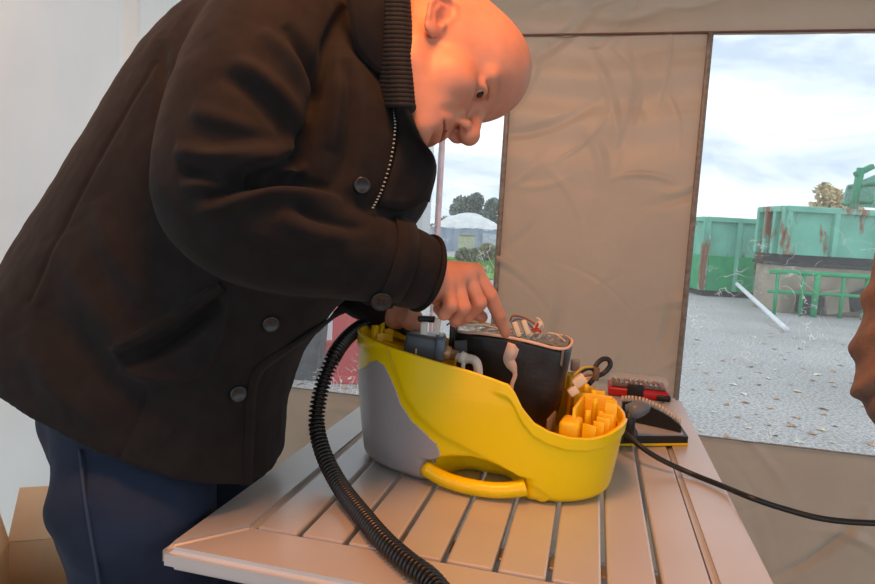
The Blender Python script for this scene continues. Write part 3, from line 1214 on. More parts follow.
# grey side panel
GP = [(345, 374), (364, 368), (369, 362), (377, 360), (384, 365), (390, 376), (396, 390), (401, 404), (412, 421), (426, 434), (437, 444), (441, 454), (437, 462),
      (431, 468), (429, 477), (432, 486), (444, 500), (380, 478), (345, 470)]
tA, tB = np.meshgrid(np.linspace(-math.pi - .6, -.9, 330), np.linspace(.0, .92, 150), indexing='ij')
pv = shell(tA.ravel(), tB.ravel(), off=.0012, ridge=False)
i = np.arange(330 * 150).reshape(330, 150)
pf = np.stack([i[:-1, :-1], i[1:, :-1], i[1:, 1:], i[:-1, 1:]], -1).reshape(-1, 4)
ins = in_poly(P(pv)[:, :2], GP)
pf = pf[ins[pf].all(1)]
used = np.unique(pf)
remap = -np.ones(len(pv), int)
remap[used] = np.arange(len(used))
gp_ = make('side_panel', pv[used], remap[pf], GREY, cl)
md = gp_.modifiers.new('thickness', 'SOLIDIFY')
md.thickness = .0035
md.offset = -1
gp_['label'] = 'glossy grey side panel'
# carrying bar under the hand hole
ua = np.linspace(-.26, .50, 26)
sgn = []
for u_ in ua:
    v_ = -(1 - abs(u_) ** 2.5) ** .4
    bulge = .010 * math.cos((u_ - .12) / .38 * 1.5)
    sgn.append(DL(DA * .93 * u_, DB * .93 * v_ - bulge + .004, .013 + .010 * abs((u_ - .12) / .38) ** 3))
make('carrying_handle', *tube(sgn, np.interp(ua, [-.26, -.2, .4, .5], [.013, .0115, .0115, .013]), 14), YEL, cl)
for k in (5, 9, 13, 17):
    a0, a1 = np.array(sgn[k]), np.array(sgn[k + 1])
    make('grip_rib', *tube(np.linspace(a0, a0 + (a1 - a0) * .15, 3), .0122, 14), YEL, cl)
bx_ = DL(DA * .93 * .60, DB * .93 * -.80, .018)
vb, fb = lathe([(.001, -.012), (.013, -.011), (.0165, -.006), (.0165, .004), (.013, .009), (.001, .010)], 20, bx_, dex, (0, 0, 1), -dey + np.array([.25, 0, 0]))
make('handle_boss', vb, fb, YEL, cl)

# boiler wrapped in black insulation
BC = np.array([0.128, 1.045, TZ])
bex, bey = np.array([0.955, -0.297, 0]), np.array([0.297, 0.955, 0])
rings = []
nb = 96
ab = np.linspace(0, 2 * math.pi, nb, endpoint=False)
for z, sc_ in [(.058, .72), (.08, .80), (.11, .87), (.15, .93), (.19, .975), (.212, .99), (.2165, .985)]:
    c, s = np.cos(ab), np.sin(ab)
    x = .097 * sc_ * np.sign(c) * np.abs(c) ** .75
    y = .062 * sc_ * np.sign(s) * np.abs(s) ** .75
    r_ = np.c_[x, y, np.full(nb, z)]
    wr = 1 + .025 * fbm(np.c_[c * 2.5, s * 2.5, np.full(nb, z * 25)], 3, 8)
    ztilt = .018 * (-x / .097) * (z > .2) * 0 + .006 * (z / .2) * (-x / .097)
    r_ = r_ * np.c_[wr, wr, np.ones(nb)]
    r_[:, 2] += ztilt + (.004 * np.sin(3 * ab) if z > .2 else 0)
    rings.append(BC + r_[:, :1] * bex + r_[:, 1:2] * bey + r_[:, 2:] * np.array([0, 0, 1]))
boil = make('boiler', *loft(rings), WRAP, cl)
boil['label'] = 'boiler wrapped in black insulation'
# foil lid
uu, vv = np.meshgrid(np.linspace(0, 1, 26), np.linspace(0, 2 * math.pi, 64), indexing='ij')
c, s = np.cos(vv), np.sin(vv)
fx = .092 * uu * np.sign(c) * np.abs(c) ** .75
fy = .057 * uu * np.sign(s) * np.abs(s) ** .75
fz = .2185 + .006 * (-fx / .097) + .004 * np.sin(3 * vv) * uu + .0035 * np.abs(fbm(np.c_[fx.ravel() * 60, fy.ravel() * 60, 0 * fx.ravel()], 3, 9)).reshape(fx.shape)
fv = BC + fx.reshape(-1, 1) * bex + fy.reshape(-1, 1) * bey + fz.reshape(-1, 1) * np.array([0, 0, 1])
i = np.arange(26 * 64).reshape(26, 64)
make('foil_lid', fv, np.stack([i[:-1, :-1], i[1:, :-1], i[1:, 1:], i[:-1, 1:]], -1).reshape(-1, 4), FOIL, cl)
# foam edging along the boiler rim
rim = rings[-1][::3] + np.array([0, 0, .003])
rim = np.vstack([rim, rim[:1]])
make('rim_edging', *tube(catmull(rim, 90), .0024, 8, caps=False), TAPE, cl)


def boiler_front(px, py, z_off=0.0):
    """point on the near boiler wall seen at a measured picture position"""
    best = None
    d = 1.0
    for d in np.linspace(.9, 1.12, 400):
        q = W(px, py, d) - BC
        x, y, z = q @ bex, q @ bey, q[2]
        k = np.interp(z, [.058, .08, .11, .15, .19, .212, .3], [.72, .80, .87, .93, .975, .99, .99])
        if (abs(x) / (.097 * k)) ** 2.67 + (abs(y) / (.062 * k)) ** 2.67 < 1:
            break
    return W(px, py, d - .003 - z_off)


st = [boiler_front(x, y) for x, y in [(514, 347), (511, 353), (509, 360), (513, 368), (515, 375), (512, 384), (511, 392)]]
st[0] = st[0] + np.array([0, .004, .004])
make('foam_strap', *ribbon(catmull(st, 24), -cf, np.interp(np.linspace(0, 1, 24), [0, .2, .45, .6, 1], [.020, .020, .016, .007, .006]), .002), TAPE, cl)
st = [boiler_front(x, y) for x, y in [(563, 350), (562, 358), (561, 366)]]
make('wrap_seam', *ribbon(catmull(st, 8), -cf, .004, .0015), mat('worn_grey_edge', (120, 110, 100), .6), cl)
BT = TZ + .222
tabs = [(514, 328, 8, 4.2), (523, 326, 9, 4.2), (533, 331, 8, 5)]
for k, (px, py, hh, ww) in enumerate(tabs):
    a = W(px, py - 6, 1.01 + .008 * k)
    b = W(px + 5, py + 9, 1.01 + .008 * k)
    if k == 2:
        a, b = W(541, 322, 1.03), W(524, 340, 1.03)
    ax = basis(b - a, -cf)
    make('wire_connector', *box_at((a + b) / 2, (.009, .011 if k < 2 else .013, np.linalg.norm(b - a)), .002, *ax), CREAM, cl)
WR = {'red': mat('red_wire', (178, 60, 44), .5), 'blue': mat('blue_wire', (96, 116, 156), .5), 'cream': mat('cream_wire', (214, 196, 168), .5), 'dark': mat('dark_wire', (40, 38, 36), .5), 'brown': mat('rust_brown_wire', (150, 92, 66), .5)}
wires = [('brown', [(510, 321, 1.03), (513, 316, 1.03), (522, 317, 1.03), (532, 322, 1.03), (539, 328, 1.03)], .0016),
         ('blue', [(511, 323, 1.025), (517, 319, 1.025), (526, 322, 1.025), (533, 328, 1.025), (537, 331, 1.025)], .0018),
         ('cream', [(536, 329, 1.03), (540, 320, 1.035), (536, 318, 1.035), (541, 321, 1.03), (543, 327, 1.03), (539, 331, 1.03)], .0014),
         ('red', [(531, 330, 1.022), (536, 328, 1.022), (538, 323, 1.022), (536, 327, 1.02), (541, 331, 1.022)], .0015),
         ('red', [(533, 332, 1.02), (538, 330, 1.02), (541, 333, 1.02)], .0018),
         ('cream', [(455, 322, 1.03), (468, 325, 1.02), (482, 325, 1.03), (495, 328, 1.03), (505, 333, 1.02)], .0020),
         ('cream', [(452, 326, 1.02), (464, 322, 1.03), (476, 322, 1.04), (490, 325, 1.04)], .0016),
         ('cream', [(548, 333, 1.03), (555, 334, 1.03), (561, 338, 1.03), (565, 341, 1.02)], .0014),
         ('dark', [(447, 325, 1.02), (452, 322, 1.03), (457, 326, 1.03), (456, 333, 1.03), (459, 338, 1.04)], .0014)]
for c_, pts, r_ in wires:
    make('wire', *tube(catmull([W(*q) for q in pts], 26), r_, 7), WR[c_], cl)
# solenoid valve block and fittings at the left
zl = np.array([0, 0, 1.0])
VC = W(424, 349, 1.03)
vb_ = make('valve_block', *box_at(VC, (.058, .045, .050), .005, np.array([.97, -.2, -.12]) / np.linalg.norm([.97, -.2, -.12]), np.array([.2, .98, 0]), np.array([.12, .0, .99])), DGREY, cl)
make('valve_coil', *box_at(VC + np.array([.026, -.006, .006]), (.018, .052, .040), .006), mat('blue_grey_coil', (92, 106, 118), .4), cl)
make('brass_pin', *box_at(VC + np.array([-.012, -.026, -.003]), (.003, .002, .016), .0006), BRASS, cl)
for px, py in ((424, 330), (437, 326)):
    q = W(px, py, 1.02)
    k = .12 if px > 430 else -.03
    make('spade_connector', *box_at(q, (.011, .008, .026), .0015, (1, 0, -k), (0, 1, 0), (k, 0, 1)), WHITE, cl)
q = W(434, 315, 1.04)
make('black_clip', *box_at(W(427, 319, 1.04), (.03, .012, .010), .003), BLK, cl)
make('black_clip', *box_at(W(452, 333, 1.05), (.008, .02, .05), .002), BLK, cl)
a, b = W(443, 352, 1.01), W(458, 356, 1.01)
make('brass_fitting', *tube([a, a + (b - a) * .45, a + (b - a) * .5, b], [.0115, .0115, .0085, .0085], 14), BRASS, cl)
make('mounting_plate', *box_at(W(464, 352, 1.03), (.032, .003, .040), .001, (.96, .25, .1), (-.25, .96, 0), (-.1, 0, 1)), BLK, cl)
el = [W(457, 357, .995), W(464, 359, .99), W(471, 359, .985), W(476, 362, .98), W(478, 369, .98), W(478, 378, .98)]
make('elbow_pipe', *tube(catmull(el, 24), .0072, 12), WHITE, cl)
make('pipe_collar', *tube([W(460, 356, .993), W(463, 358, .991), W(466, 359, .988)], .0095, 14), WHITE, cl)
make('pipe_bracket', *box_at(W(463, 368, .985), (.006, .008, .018), .001), WHITE, cl)
# yellow posts and inner webs of the left end
for (px, py, d, r_, h_) in [(375, 330, 1.095, .0062, .04), (382, 325, 1.11, .0052, .04), (403, 354, 1.04, .0075, .03)]:
    q = W(px, py, d)
    make('screw_post', *tube([q - zl * h_, q - zl * .01, q + zl * .008], r_, 14), YEL, cl)
make('inner_web', *box_at(W(384, 346, 1.09), (.03, .004, .045), .001, (.9, .3, 0), (-.3, .9, 0)), YEL2, cl)
make('inner_web', *box_at(W(407, 333, 1.14), (.05, .004, .05), .001, (.97, -.2, 0), (.2, .97, 0)), YEL2, cl)
make('inner_web', *box_at(W(398, 343, 1.10), (.04, .05, .004), .001, (.9, -.3, -.2), (.3, .9, 0), (.2, 0, .98)), YEL2, cl)
make('inner_web', *box_at(W(456, 343, 1.09), (.02, .004, .04), .001), YEL2, cl)
make('inner_web', *box_at(W(455, 368, 1.005), (.003, .012, .03), .001), YEL2, cl)
for px, py, d in [(422, 364, 1.0), (484, 386, .965)]:
    q = W(px, py, d)
    make('rim_peg', *tube([q - zl * .015, q, q + zl * .004], [.0022, .0018, .0008], 8), YEL, cl)
# right-hand compartment
q = DL(.145, -.035, .075)
make('compartment_box', *box_at(DL(.148, -.045, .085), (.030, .045, .06), .006, dex, dey), YEL2, cl)
make('compartment_wall', *box_at(DL(.150, .01, .085), (.005, .10, .09), .001, dex, dey), YEL2, cl)
make('compartment_wall', *box_at(DL(.165, .045, .09), (.06, .005, .09), .001, dex, dey), YEL2, cl)
make('dark_divider', *box_at(DL(.121, -.06, .085), (.004, .05, .07), .001, dex, dey), mat('brown_card', (120, 96, 60), .6), cl)
rr_ = np.random.default_rng(4)
for k, deg in enumerate(np.linspace(-28, 82, 15)):
    a_ = math.radians(deg)
    q = shell(np.array([a_]), np.array([.97]), off=-.013, ridge=False)[0]
    dr = q - DC
    dr[2] = 0
    dr /= np.linalg.norm(dr)
    sd = np.cross(zl, dr)
    ln = .016 + .006 * rr_.uniform()
    hh = .055 + .012 * rr_.uniform()
    cc = q - dr * (ln / 2) - zl * (hh / 2 - .012 - .012 * rr_.uniform() * (k > 3))
    make('stiffening_rib', *box_at(cc, (ln, .0028, hh), .0008, dr, sd), YEL2, cl)
for x, y, h_ in [(.168, -.02, .125), (.172, .02, .135), (.150, .062, .145), (.184, .004, .12), (.12, .085, .15), (.165, .05, .14)]:
    make('screw_post', *tube([DL(x, y, .055), DL(x, y, h_ - .01), DL(x, y, h_)], .0042, 12), YEL2, cl)
# cable plug, loop and coloured leads at the right end
make('cable_loop', *tube(catmull([W(*q) for q in [(589, 384, 1.07), (596, 377, 1.075), (604, 373, 1.08), (610, 366, 1.08), (609, 360, 1.08), (603, 359, 1.08), (597, 364, 1.075), (594, 372, 1.07)]], 40), .0042, 10), BLK, cl)
for c_, pts in [('dark', [(574, 381, 1.04), (582, 372, 1.05), (590, 369, 1.06), (597, 372, 1.07)]), ('cream', [(573, 377, 1.04), (581, 369, 1.05), (590, 367, 1.06), (597, 369, 1.07)]), ('brown', [(575, 384, 1.04), (585, 376, 1.05), (594, 375, 1.06)])]:
    make('wire', *tube(catmull([W(*q) for q in pts], 16), .0022, 8), WR[c_] if c_ != 'cream' else mat('yellow_lead', (206, 176, 60), .5), cl)
make('plug_housing', *box_at(W(579, 381, 1.03), (.022, .014, .016), .002, (.78, 0, .62), (0, 1, 0), (-.62, 0, .78)), CREAM, cl)
make('plug_housing', *box_at(W(573, 391, 1.03), (.016, .012, .014), .002, (.78, 0, .62), (0, 1, 0), (-.62, 0, .78)), CREAM, cl)
make('lead_sleeve', *box_at(W(596, 374, 1.06), (.010, .010, .022), .002), mat('brown_sleeve', (110, 84, 60), .5), cl)
make('switch_body', *box_at(W(575, 365, 1.09), (.014, .012, .02), .002), mat('grey_switch', (150, 146, 140), .5), cl)

# corrugated steam hose
hp = [(440, 344, 1.06), (425, 338, 1.075), (408, 329, 1.12), (392, 322, 1.14), (376, 321, 1.135), (362, 326, 1.115), (347, 338, 1.075), (334, 356, 1.03), (324, 380, 1.015), (318, 405, 1.0), (317, 428, .985),
      (324, 455, .955), (340, 486, .905)]
hp = [W(*q) for q in hp]
for px, py in [(362, 515), (384, 541), (407, 562), (434, 584)]:
    hp.append(G(px, py, TZ + .0135))
hp += [hp[-1] + np.array([.022, -.045, -.012]), hp[-1] + np.array([.035, -.075, -.07]), hp[-1] + np.array([.03, -.08, -.20]), hp[-1] + np.array([.02, -.06, -.45]), hp[-1] + np.array([.06, -.02, -.68]), np.array([hp[-1][0] + .2, hp[-1][1] + .05, .014]), np.array([hp[-1][0] + .5, hp[-1][1] + .1, .014])]
dense = catmull(hp, 6000)
ln = np.r_[0, np.cumsum(np.linalg.norm(np.diff(dense, axis=0), axis=1))]
NS = int(ln[-1] / .0068 * 7)
s_ = np.linspace(0, ln[-1], NS)
path = np.stack([np.interp(s_, ln, dense[:, k]) for k in range(3)], 1)
hr = .0105 + .0026 * np.clip(np.cos(2 * math.pi * s_ / .0068) * 1.6, -1, 1)
hr = np.where(s_ < .055, .0075, hr)
o = make('steam_hose', *tube(path, hr, 14), mat('black_hose', (30, 26, 23), .32, var=.2, spec=.6), cl)
o['label'] = 'black corrugated hose'

# power cord
pc = [W(*q) for q in [(604, 408, 1.17), (612, 419, 1.15), (624, 432, 1.12), (640, 446, 1.09), (660, 459, 1.075)]] + [G(px, py, TZ + .0075) for px, py in [(690, 473), (720, 485)]] + \
     [W(*q) for q in [(752, 498, .955), (785, 509, .95), (825, 519, .93), (875, 523, .92), (930, 522, .93)]] + [np.array([.80, .80, .6]), np.array([.85, .64, .25]), np.array([.93, .55, .006]), np.array([1.4, .5, .006])]
tag(make('power_cord', *tube(catmull(pc, 160), .0045, 10), mat('black_cable', (24, 24, 24), .4), loc=pc[4]), 'black power cord crossing the slats and table edge beside the cleaner', 'cord')

# ================================================================== THINGS ON THE TABLE
# bit case
q = G(638, 399, TZ)
bx, by = tx, ty
t = thing('bit_case', tuple(q), 'red and black screwdriver bit case with clear lid at the far table edge', 'case')
RED = mat('red_plastic', (186, 26, 34), .35)
CLR = bpy.data.materials.new('clear_plastic_lid')
CLR.use_nodes = True
b_ = CLR.node_tree.nodes['Principled BSDF']
b_.inputs['Base Color'].default_value = (.92, .92, .92, 1)
b_.inputs['Roughness'].default_value = .08
b_.inputs['Alpha'].default_value = .16
cq = q + by * .045
make('case_base', *box_at(cq + zl * .0115, (.142, .09, .023), .006, bx, by), RED, t)
make('corner_guard', *box_at(cq + bx * .058 + zl * .008 - by * .002, (.034, .092, .016), .005, bx, by), BLK, t)
make('latch', *box_at(cq - by * .046 - bx * .008 + zl * .021, (.038, .006, .028), .002, bx, by), BLK, t)
make('bit_tray', *box_at(cq + zl * .026, (.126, .074, .006), .002, bx, by), BLK, t)
for k in range(10):
    for j in range(2):
        a = cq + bx * (-.052 + .0115 * k) + by * (-.018 + .036 * j) + zl * .032
        make('screwdriver_bit', *tube([a - by * .012, a, a + by * .006, a + by * .012], [.0032, .0032, .0022, .0015], 6), mat('bit_red_sleeve', (190, 40, 50), .4) if (k + j) % 3 == 0 else mat('bit_steel', (190, 190, 188), .25, .9), t)
make('clear_lid', *box_at(cq + zl * .0345, (.138, .086, .023), .006, bx, by), CLR, t)

# flat nozzle plate with yellow edge
t = thing('nozzle_plate', tuple(G(640, 447, TZ)), 'flat black and grey floor nozzle plate with yellow underside edge', 'nozzle')
a, b, c, d = G(570, 447, TZ), G(688, 446, TZ), G(676, 427, TZ), G(600, 420, TZ)
pl = np.array([[v_ @ tx, v_ @ ty] for v_ in (a, b, c, d)])
fr0 = lambda z: frame(tx, ty, (0, 0, 1), (0, 0, TZ + z))
make('yellow_sole', *prism(pl, .0045, fr0(.001)), YEL, t, False)
make('black_body', *prism(pl + (pl.mean(0) - pl) * .01, .0125, fr0(.0055)), BLK, t, False)
make('grey_top_pad', *prism(pl + (pl.mean(0) - pl) * .10, .003, fr0(.018)), mat('pale_grey_pad', (178, 182, 190), .4, var=.05), t, False)
q = G(630, 437, TZ + .02)
make('hinge_cover', *lathe([(.034, 0), (.033, .012), (.026, .022), (.012, .028), (.001, .029)], 24, (q[0] - .02, q[1] + .005, TZ + .0205)), mat('charcoal_plastic', (58, 60, 64), .4), t)
kn = [W(628, 412, 1.16), W(636, 410, 1.16), W(643, 408, 1.16), W(648, 407, 1.16), W(650, 407, 1.16)]
make('grey_knuckle', *tube(kn, [.014, .0155, .013, .009, .003], 16), mat('blue_grey_plastic', (112, 122, 132), .4), t)
make('knuckle_stem', *tube([W(630, 412, 1.16), W(630, 412, 1.16) - zl * .02, np.r_[W(630, 412, 1.16)[:2], TZ + .02]], .011, 12), BLK, t)

# arched brush with pale bristle tufts
arc = [(622, 401), (632, 401), (643, 403), (653, 407), (663, 412), (672, 418), (680, 425)]
dd = np.linspace(1.30, 1.235, len(arc))
topc = catmull([W(x, y, d_) for (x, y), d_ in zip(arc, dd)], 40)
t = thing('arched_brush', (float(topc[:, 0].mean()), float(topc[:, 1].mean()), TZ), 'black arched scrubbing brush with a row of pale bristle tufts', 'brush')
low = topc.copy()
low[:, 2] = TZ + .0225
fwd = np.array([-.15, -1.0, 0]) / math.sqrt(1.0225)
rg = [np.array([topc[k], topc[k] + fwd * .012, low[k] + fwd * .014, low[k]]) for k in range(40)]
make('brush_body', *loft(rg), BLK, t, False)
TUFT = mat('pale_bristle', (206, 198, 184), .7, var=.1, vscale=200)
for k in range(19):
    s = k / 18 * 38
    j = int(s)
    a = topc[j] * (1 - (s - j)) + topc[j + 1] * (s - j)
    make('bristle_tuft', *tube([a + fwd * .006, a + fwd * .006 + zl * .006, a + fwd * .006 + zl * .012], [.0022, .0023, .0026], 7), TUFT, t)

# ================================================================== CARDBOARD BOX
CARD = mat('cardboard', (226, 200, 166), .8, var=.06, vscale=10, bump=.1, bscale=80)


def flap(p0, p1, out, L_, th=.004):
    p0, p1, out = map(np.asarray, (p0, p1, out))
    out = out / np.linalg.norm(out)
    n_ = np.cross(p1 - p0, out)
    n_ = n_ / np.linalg.norm(n_) * th
    e = (p1 - p0) * .04
    q = [p0, p1, p1 + out * L_ - e, p0 + out * L_ + e]
    v = np.array(q + [x + n_ for x in q])
    return v, [(3, 2, 1, 0), (4, 5, 6, 7), (0, 1, 5, 4), (1, 2, 6, 5), (2, 3, 7, 6), (3, 0, 4, 7)]


def carton(c, size, yaw, label, flaps):
    w, dpt, h_ = size
    ax, ay = np.array([math.cos(yaw), math.sin(yaw), 0]), np.array([-math.sin(yaw), math.cos(yaw), 0])
    c = np.asarray(c, float)
    t = thing('cardboard_box', tuple(c), label, 'box')
    th = .005
    make('bottom', *box_at(c + zl * .004, (w, dpt, .006), .001, ax, ay), CARD, t, False)
    for s in (-1, 1):
        make('side', *box_at(c + ax * s * w / 2 + zl * h_ / 2, (th, dpt, h_), .001, ax, ay), CARD, t, False)
        make('side', *box_at(c + ay * s * dpt / 2 + zl * h_ / 2, (w, th, h_), .001, ax, ay), CARD, t, False)
    for sgn_, axis, ang, L_ in flaps:
        d_ = (ax if axis == 'x' else ay) * sgn_
        e_ = (ay if axis == 'x' else ax)
        hw, hl = (w / 2, dpt / 2) if axis == 'x' else (dpt / 2, w / 2)
        m_ = c + d_ * hw + zl * h_
        out_ = d_ * math.cos(ang) + zl * math.sin(ang)
        make('flap', *flap(m_ - e_ * hl, m_ + e_ * hl, out_, L_), CARD, t, False)
    return t


carton((-.80, 1.33, 0), (.26, .24, .36), .3, 'brown cardboard box with raised open flaps beside the jeans', [(1, 'x', 1.0, .10), (-1, 'x', 1.35, .11), (1, 'y', 1.1, .12), (-1, 'y', -1.2, .12)])

# ================================================================== PEOPLE
SKIN = mat('skin', (206, 143, 115), .5, var=.07, vscale=26, bump=.10, bscale=260, attr='tint', sss=.12, spec=.45)
WOOL = mat('black_brown_wool', (29, 25, 24), .85, var=.16, vscale=40, bump=.5, bscale=900, sheen=.04, spec=.2, bdist=.001)
WOOL2 = mat('black_wool_edge', (27, 24, 23), .8, var=.15, vscale=40, bump=.4, bscale=900, spec=.2, bdist=.001)
KNIT = mat('dark_rib_knit', (24, 21, 21), .9, var=.2, vscale=60, bump=.3, bscale=600, bdist=.001)
DENIM = mat('dark_blue_denim', (38, 50, 72), .8, var=.35, vscale=4.5, bump=.35, bscale=700, col2=(13, 18, 29), spec=.25, bdist=.001)
BTN = mat('black_button', (34, 32, 32), .3, var=.1, spec=.5)
METAL = mat('zip_metal', (150, 146, 138), .35, .8)


def head_sdf(p):
    """local: x forward, y left, z up, origin midway between the ear openings"""
    q = p.copy()
    m = np.abs(q[:, 1])
    s = np.c_[q[:, 0], m, q[:, 2]]            # mirrored copy for paired features
    d = s_ell(q, (-.006, 0, .055), (.102, .0790, .100))
    d = smin(d, s_ell(q, (.038, 0, .080), (.074, .072, .076)), .02)
    d = smin(d, s_ell(q, (.042, 0, -.022), (.055, .058, .068)), .02)
    d = smin(d, s_cap(s, (-.002, .046, -.036), (.012, .044, -.056), .018, .014), .022)
    d = smin(d, s_cap(s, (.010, .042, -.058), (.080, .012, -.081), .014, .012), .020)
    d = smin(d, s_ell(q, (.086, 0, -.080), (.017, .022, .015)), .014)
    d = smin(d, s_ell(s, (.058, .044, -.014), (.030, .023, .022)), .020)
    d = smin(d, s_ell(q, (.072, 0, -.055), (.033, .034, .032)), .018)
    # eye sockets, brows
    d = smax(d, -s_ell(s, (.106, .033, .014), (.024, .021, .014)), .014)
    d = smin(d, s_cap(s, (.090, .012, .036), (.078, .046, .037), .0105, .0085), .014)
    d = smin(d, s_ell(q, (.088, 0, .040), (.013, .020, .014)), .012)
    # lids over the eyeball, opened by a narrow slit
    d = smin(d, s_sph(s, (.0785, .0325, .018), .0148), .006)
    d = smax(d, -s_ell(s, (.094, .0320, .0120), (.010, .0170, .0029)), .003)
    d = smax(d, -s_cap(s, (.0925, .022, .0275), (.084, .046, .0245), .0022), .004)
    d = smax(d, -s_cap(s, (.094, .022, .0040), (.084, .044, .0050), .0018), .006)
    # nose
    d = smin(d, s_cap(q, (.093, 0, .026), (.117, 0, -.014), .0085, .0122), .010)
    d = smin(d, s_ell(q, (.1185, 0, -.0185), (.0135, .0135, .0125)), .008)
    d = smin(d, s_ell(s, (.103, .0150, -.0235), (.0135, .0085, .0100)), .006)
    d = smax(d, -s_ell(s, (.1085, .0095, -.0330), (.0085, .0050, .0080)), .003)
    # lips
    d = smin(d, s_cap(s, (.099, .000, -.0515), (.083, .024, -.0565), .0076, .0042), .006)
    d = smin(d, s_cap(s, (.097, .000, -.0650), (.082, .023, -.0600), .0080, .0042), .006)
    d = smax(d, -s_ell(q, (.101, 0, -.0580), (.026, .027, .0028)), .002)
    d = smax(d, -s_ell(q, (.107, 0, -.0745), (.011, .022, .005)), .008)
    # smile fold
    d = smax(d, -s_cap(s, (.102, .0225, -.016), (.088, .040, -.058), .0042), .008)
    # ears
    e = s - np.array([-.010, .076, .006])
    a = math.radians(24)
    ex_, ez_ = e[:, 0], e[:, 2]
    t1, t2 = math.radians(14), 0
    ex2 = ex_ * math.cos(t1) + ez_ * math.sin(t1)
    ez2 = -ex_ * math.sin(t1) + ez_ * math.cos(t1)
    ey2 = e[:, 1] + ex2 * math.tan(a) + .004
    E_ = np.c_[ex2, ey2, ez2]
    ear = s_ell(E_, (0, 0, 0), (.0175, .0055, .0315))
    pts = [(.012, .004, .006), (.013, .005, .020), (.003, .006, .031), (-.011, .006, .026), (-.0185, .006, .010), (-.0165, .006, -.008), (-.008, .005, -.022)]
    for k in range(len(pts) - 1):
        ear = smin(ear, s_cap(E_, pts[k], pts[k + 1], .0040), .003)
    pts = [(-.004, .004, .020), (-.010, .005, .006), (-.008, .005, -.010), (-.001, .004, -.016)]
    for k in range(len(pts) - 1):
        ear = smin(ear, s_cap(E_, pts[k], pts[k + 1], .0034), .003)
    ear = smin(ear, s_ell(E_, (.002, .002, -.026), (.010, .0055, .010)), .004)
    ear = smax(ear, -s_ell(E_, (.003, .009, -.003), (.0075, .008, .0115)), .003)
    ear = smax(ear, -s_ell(E_, (-.004, .0085, .0205), (.0085, .0040, .0065)), .003)
    ear = smin(ear, s_ell(E_, (.010, .003, -.006), (.0040, .0048, .0065)), .003)
    d = smin(d, ear, .004)
    return d


def head_tint(p):
    """natural reddening of lips, nose, ears and shadow of stubble (1,1,1 = plain skin)"""
    m = np.abs(p[:, 1])
    s = np.c_[p[:, 0], m, p[:, 2]]
    T = np.ones((len(p), 3))

    def blend(w, c):
        T[:] = T * (1 - w[:, None]) + np.array(c) * w[:, None]
    g = lambda c, r: np.exp(-(((s - np.array(c)) / np.array(r)) ** 2).sum(1))
    blend(.40 * g((.09, 0, -.088), (.03, .05, .03)), (.86, .82, .82))
    blend(.55 * g((.112, 0, -.018), (.018, .02, .016)), (.96, .68, .64))
    blend(.40 * g((.066, .045, -.012), (.03, .02, .025)), (1, .80, .76))
    blend(.75 * g((.092, .010, -.053), (.014, .017, .006)), (.80, .55, .54))
    blend(.75 * g((.091, .010, -.064), (.014, .016, .006)), (.84, .57, .55))
    blend(.60 * g((-.012, .078, .006), (.024, .02, .036)), (1, .70, .64))
    blend(.85 * g((.084, .030, .041), (.014, .022, .0045)), (.66, .56, .50))
    blend(.30 * g((.080, .033, .010), (.02, .018, .012)), (.88, .70, .68))
    return T


def rotm(cols):
    return np.array(cols, float)


HC = np.array([-0.0369, 0.9003, 1.3551])
HR = rotm([[0.6688, -0.3335, 0.6645], [-0.1879, 0.7889, 0.5851], [-0.7193, -0.5162, 0.4649]])


def chain(p, pts, rad, k=.01):
    d = None
    for i in range(len(pts) - 1):
        c = s_cap(p, pts[i], pts[i + 1], rad[i], rad[i + 1])
        d = c if d is None else smin(d, c, k)
    return d


def build_body(name, parent, head_c, head_R, bones, hands, h, tint_extra=None):
    """bones: (points, radii) chains; hands: (palm chains, finger chains)"""
    allp = [np.asarray(head_c) + np.array(o_) for o_ in ((.16, .16, .18), (-.16, -.16, -.18))]
    for pts, _ in bones:
        allp += [np.asarray(q) for q in pts]
    for palm, fingers in hands:
        for pts, _ in palm + fingers:
            allp += [np.asarray(q) for q in pts]
    allp = np.array(allp)
    lo, hi = allp.min(0) - .16, allp.max(0) + .16
    hb = []
    for palm, fingers in hands:
        q = np.array([x for pts, _ in palm + fingers for x in pts])
        hb.append((q.mean(0), np.linalg.norm(q - q.mean(0), axis=1).max() + .03))

    def sdf(p):
        d = np.full(len(p), 1e3)
        for pts, rad in bones:
            d = smin(d, chain(p, pts, rad, .03), .035)
        rel = (p - head_c) @ head_R
        far_ = np.linalg.norm(rel - np.array([0, 0, .02]), axis=1)
        m = far_ < .24
        hd = far_ - .15
        if m.any():
            hd[m] = head_sdf(rel[m])
        d = smin(d, hd, .014)
        for (palm, fingers), (c, r) in zip(hands, hb):
            fr_ = np.linalg.norm(p - c, axis=1)
            m = fr_ < r + .06
            hd = fr_ - r + .02
            if m.any():
                q = p[m]
                a = None
                for pts, rad in palm:
                    x = chain(q, pts, rad, .008)
                    a = x if a is None else smin(a, x, .013)
                for pts, rad in fingers:
                    a = smin(a, chain(q, pts, rad, .003), .0045)
                hd[m] = a
            d = smin(d, hd, .008)
        return d
    V, Q = surface_nets(sdf, lo, hi, h, 4)
    V = relax(V, Q, 1, .4)
    o = make(name, V, Q, SKIN, parent)
    rel = (V - head_c) @ head_R
    T = np.ones((len(V), 3))
    m = np.linalg.norm(rel, axis=1) < .2
    T[m] = head_tint(rel[m])
    for palm, fingers in hands:
        for pts, rad in fingers:
            for q in (pts[1], pts[2], pts[-1]):
                w = np.exp(-(np.linalg.norm(V - np.asarray(q), axis=1) / .011) ** 2)[:, None] * .45
                T = T * (1 - w) + np.array([1, .74, .68]) * w
    at = o.data.color_attributes.new('tint', 'FLOAT_COLOR', 'POINT')
    at.data.foreach_set('color', np.c_[T, np.ones(len(T))].astype(np.float32).ravel())
    return o


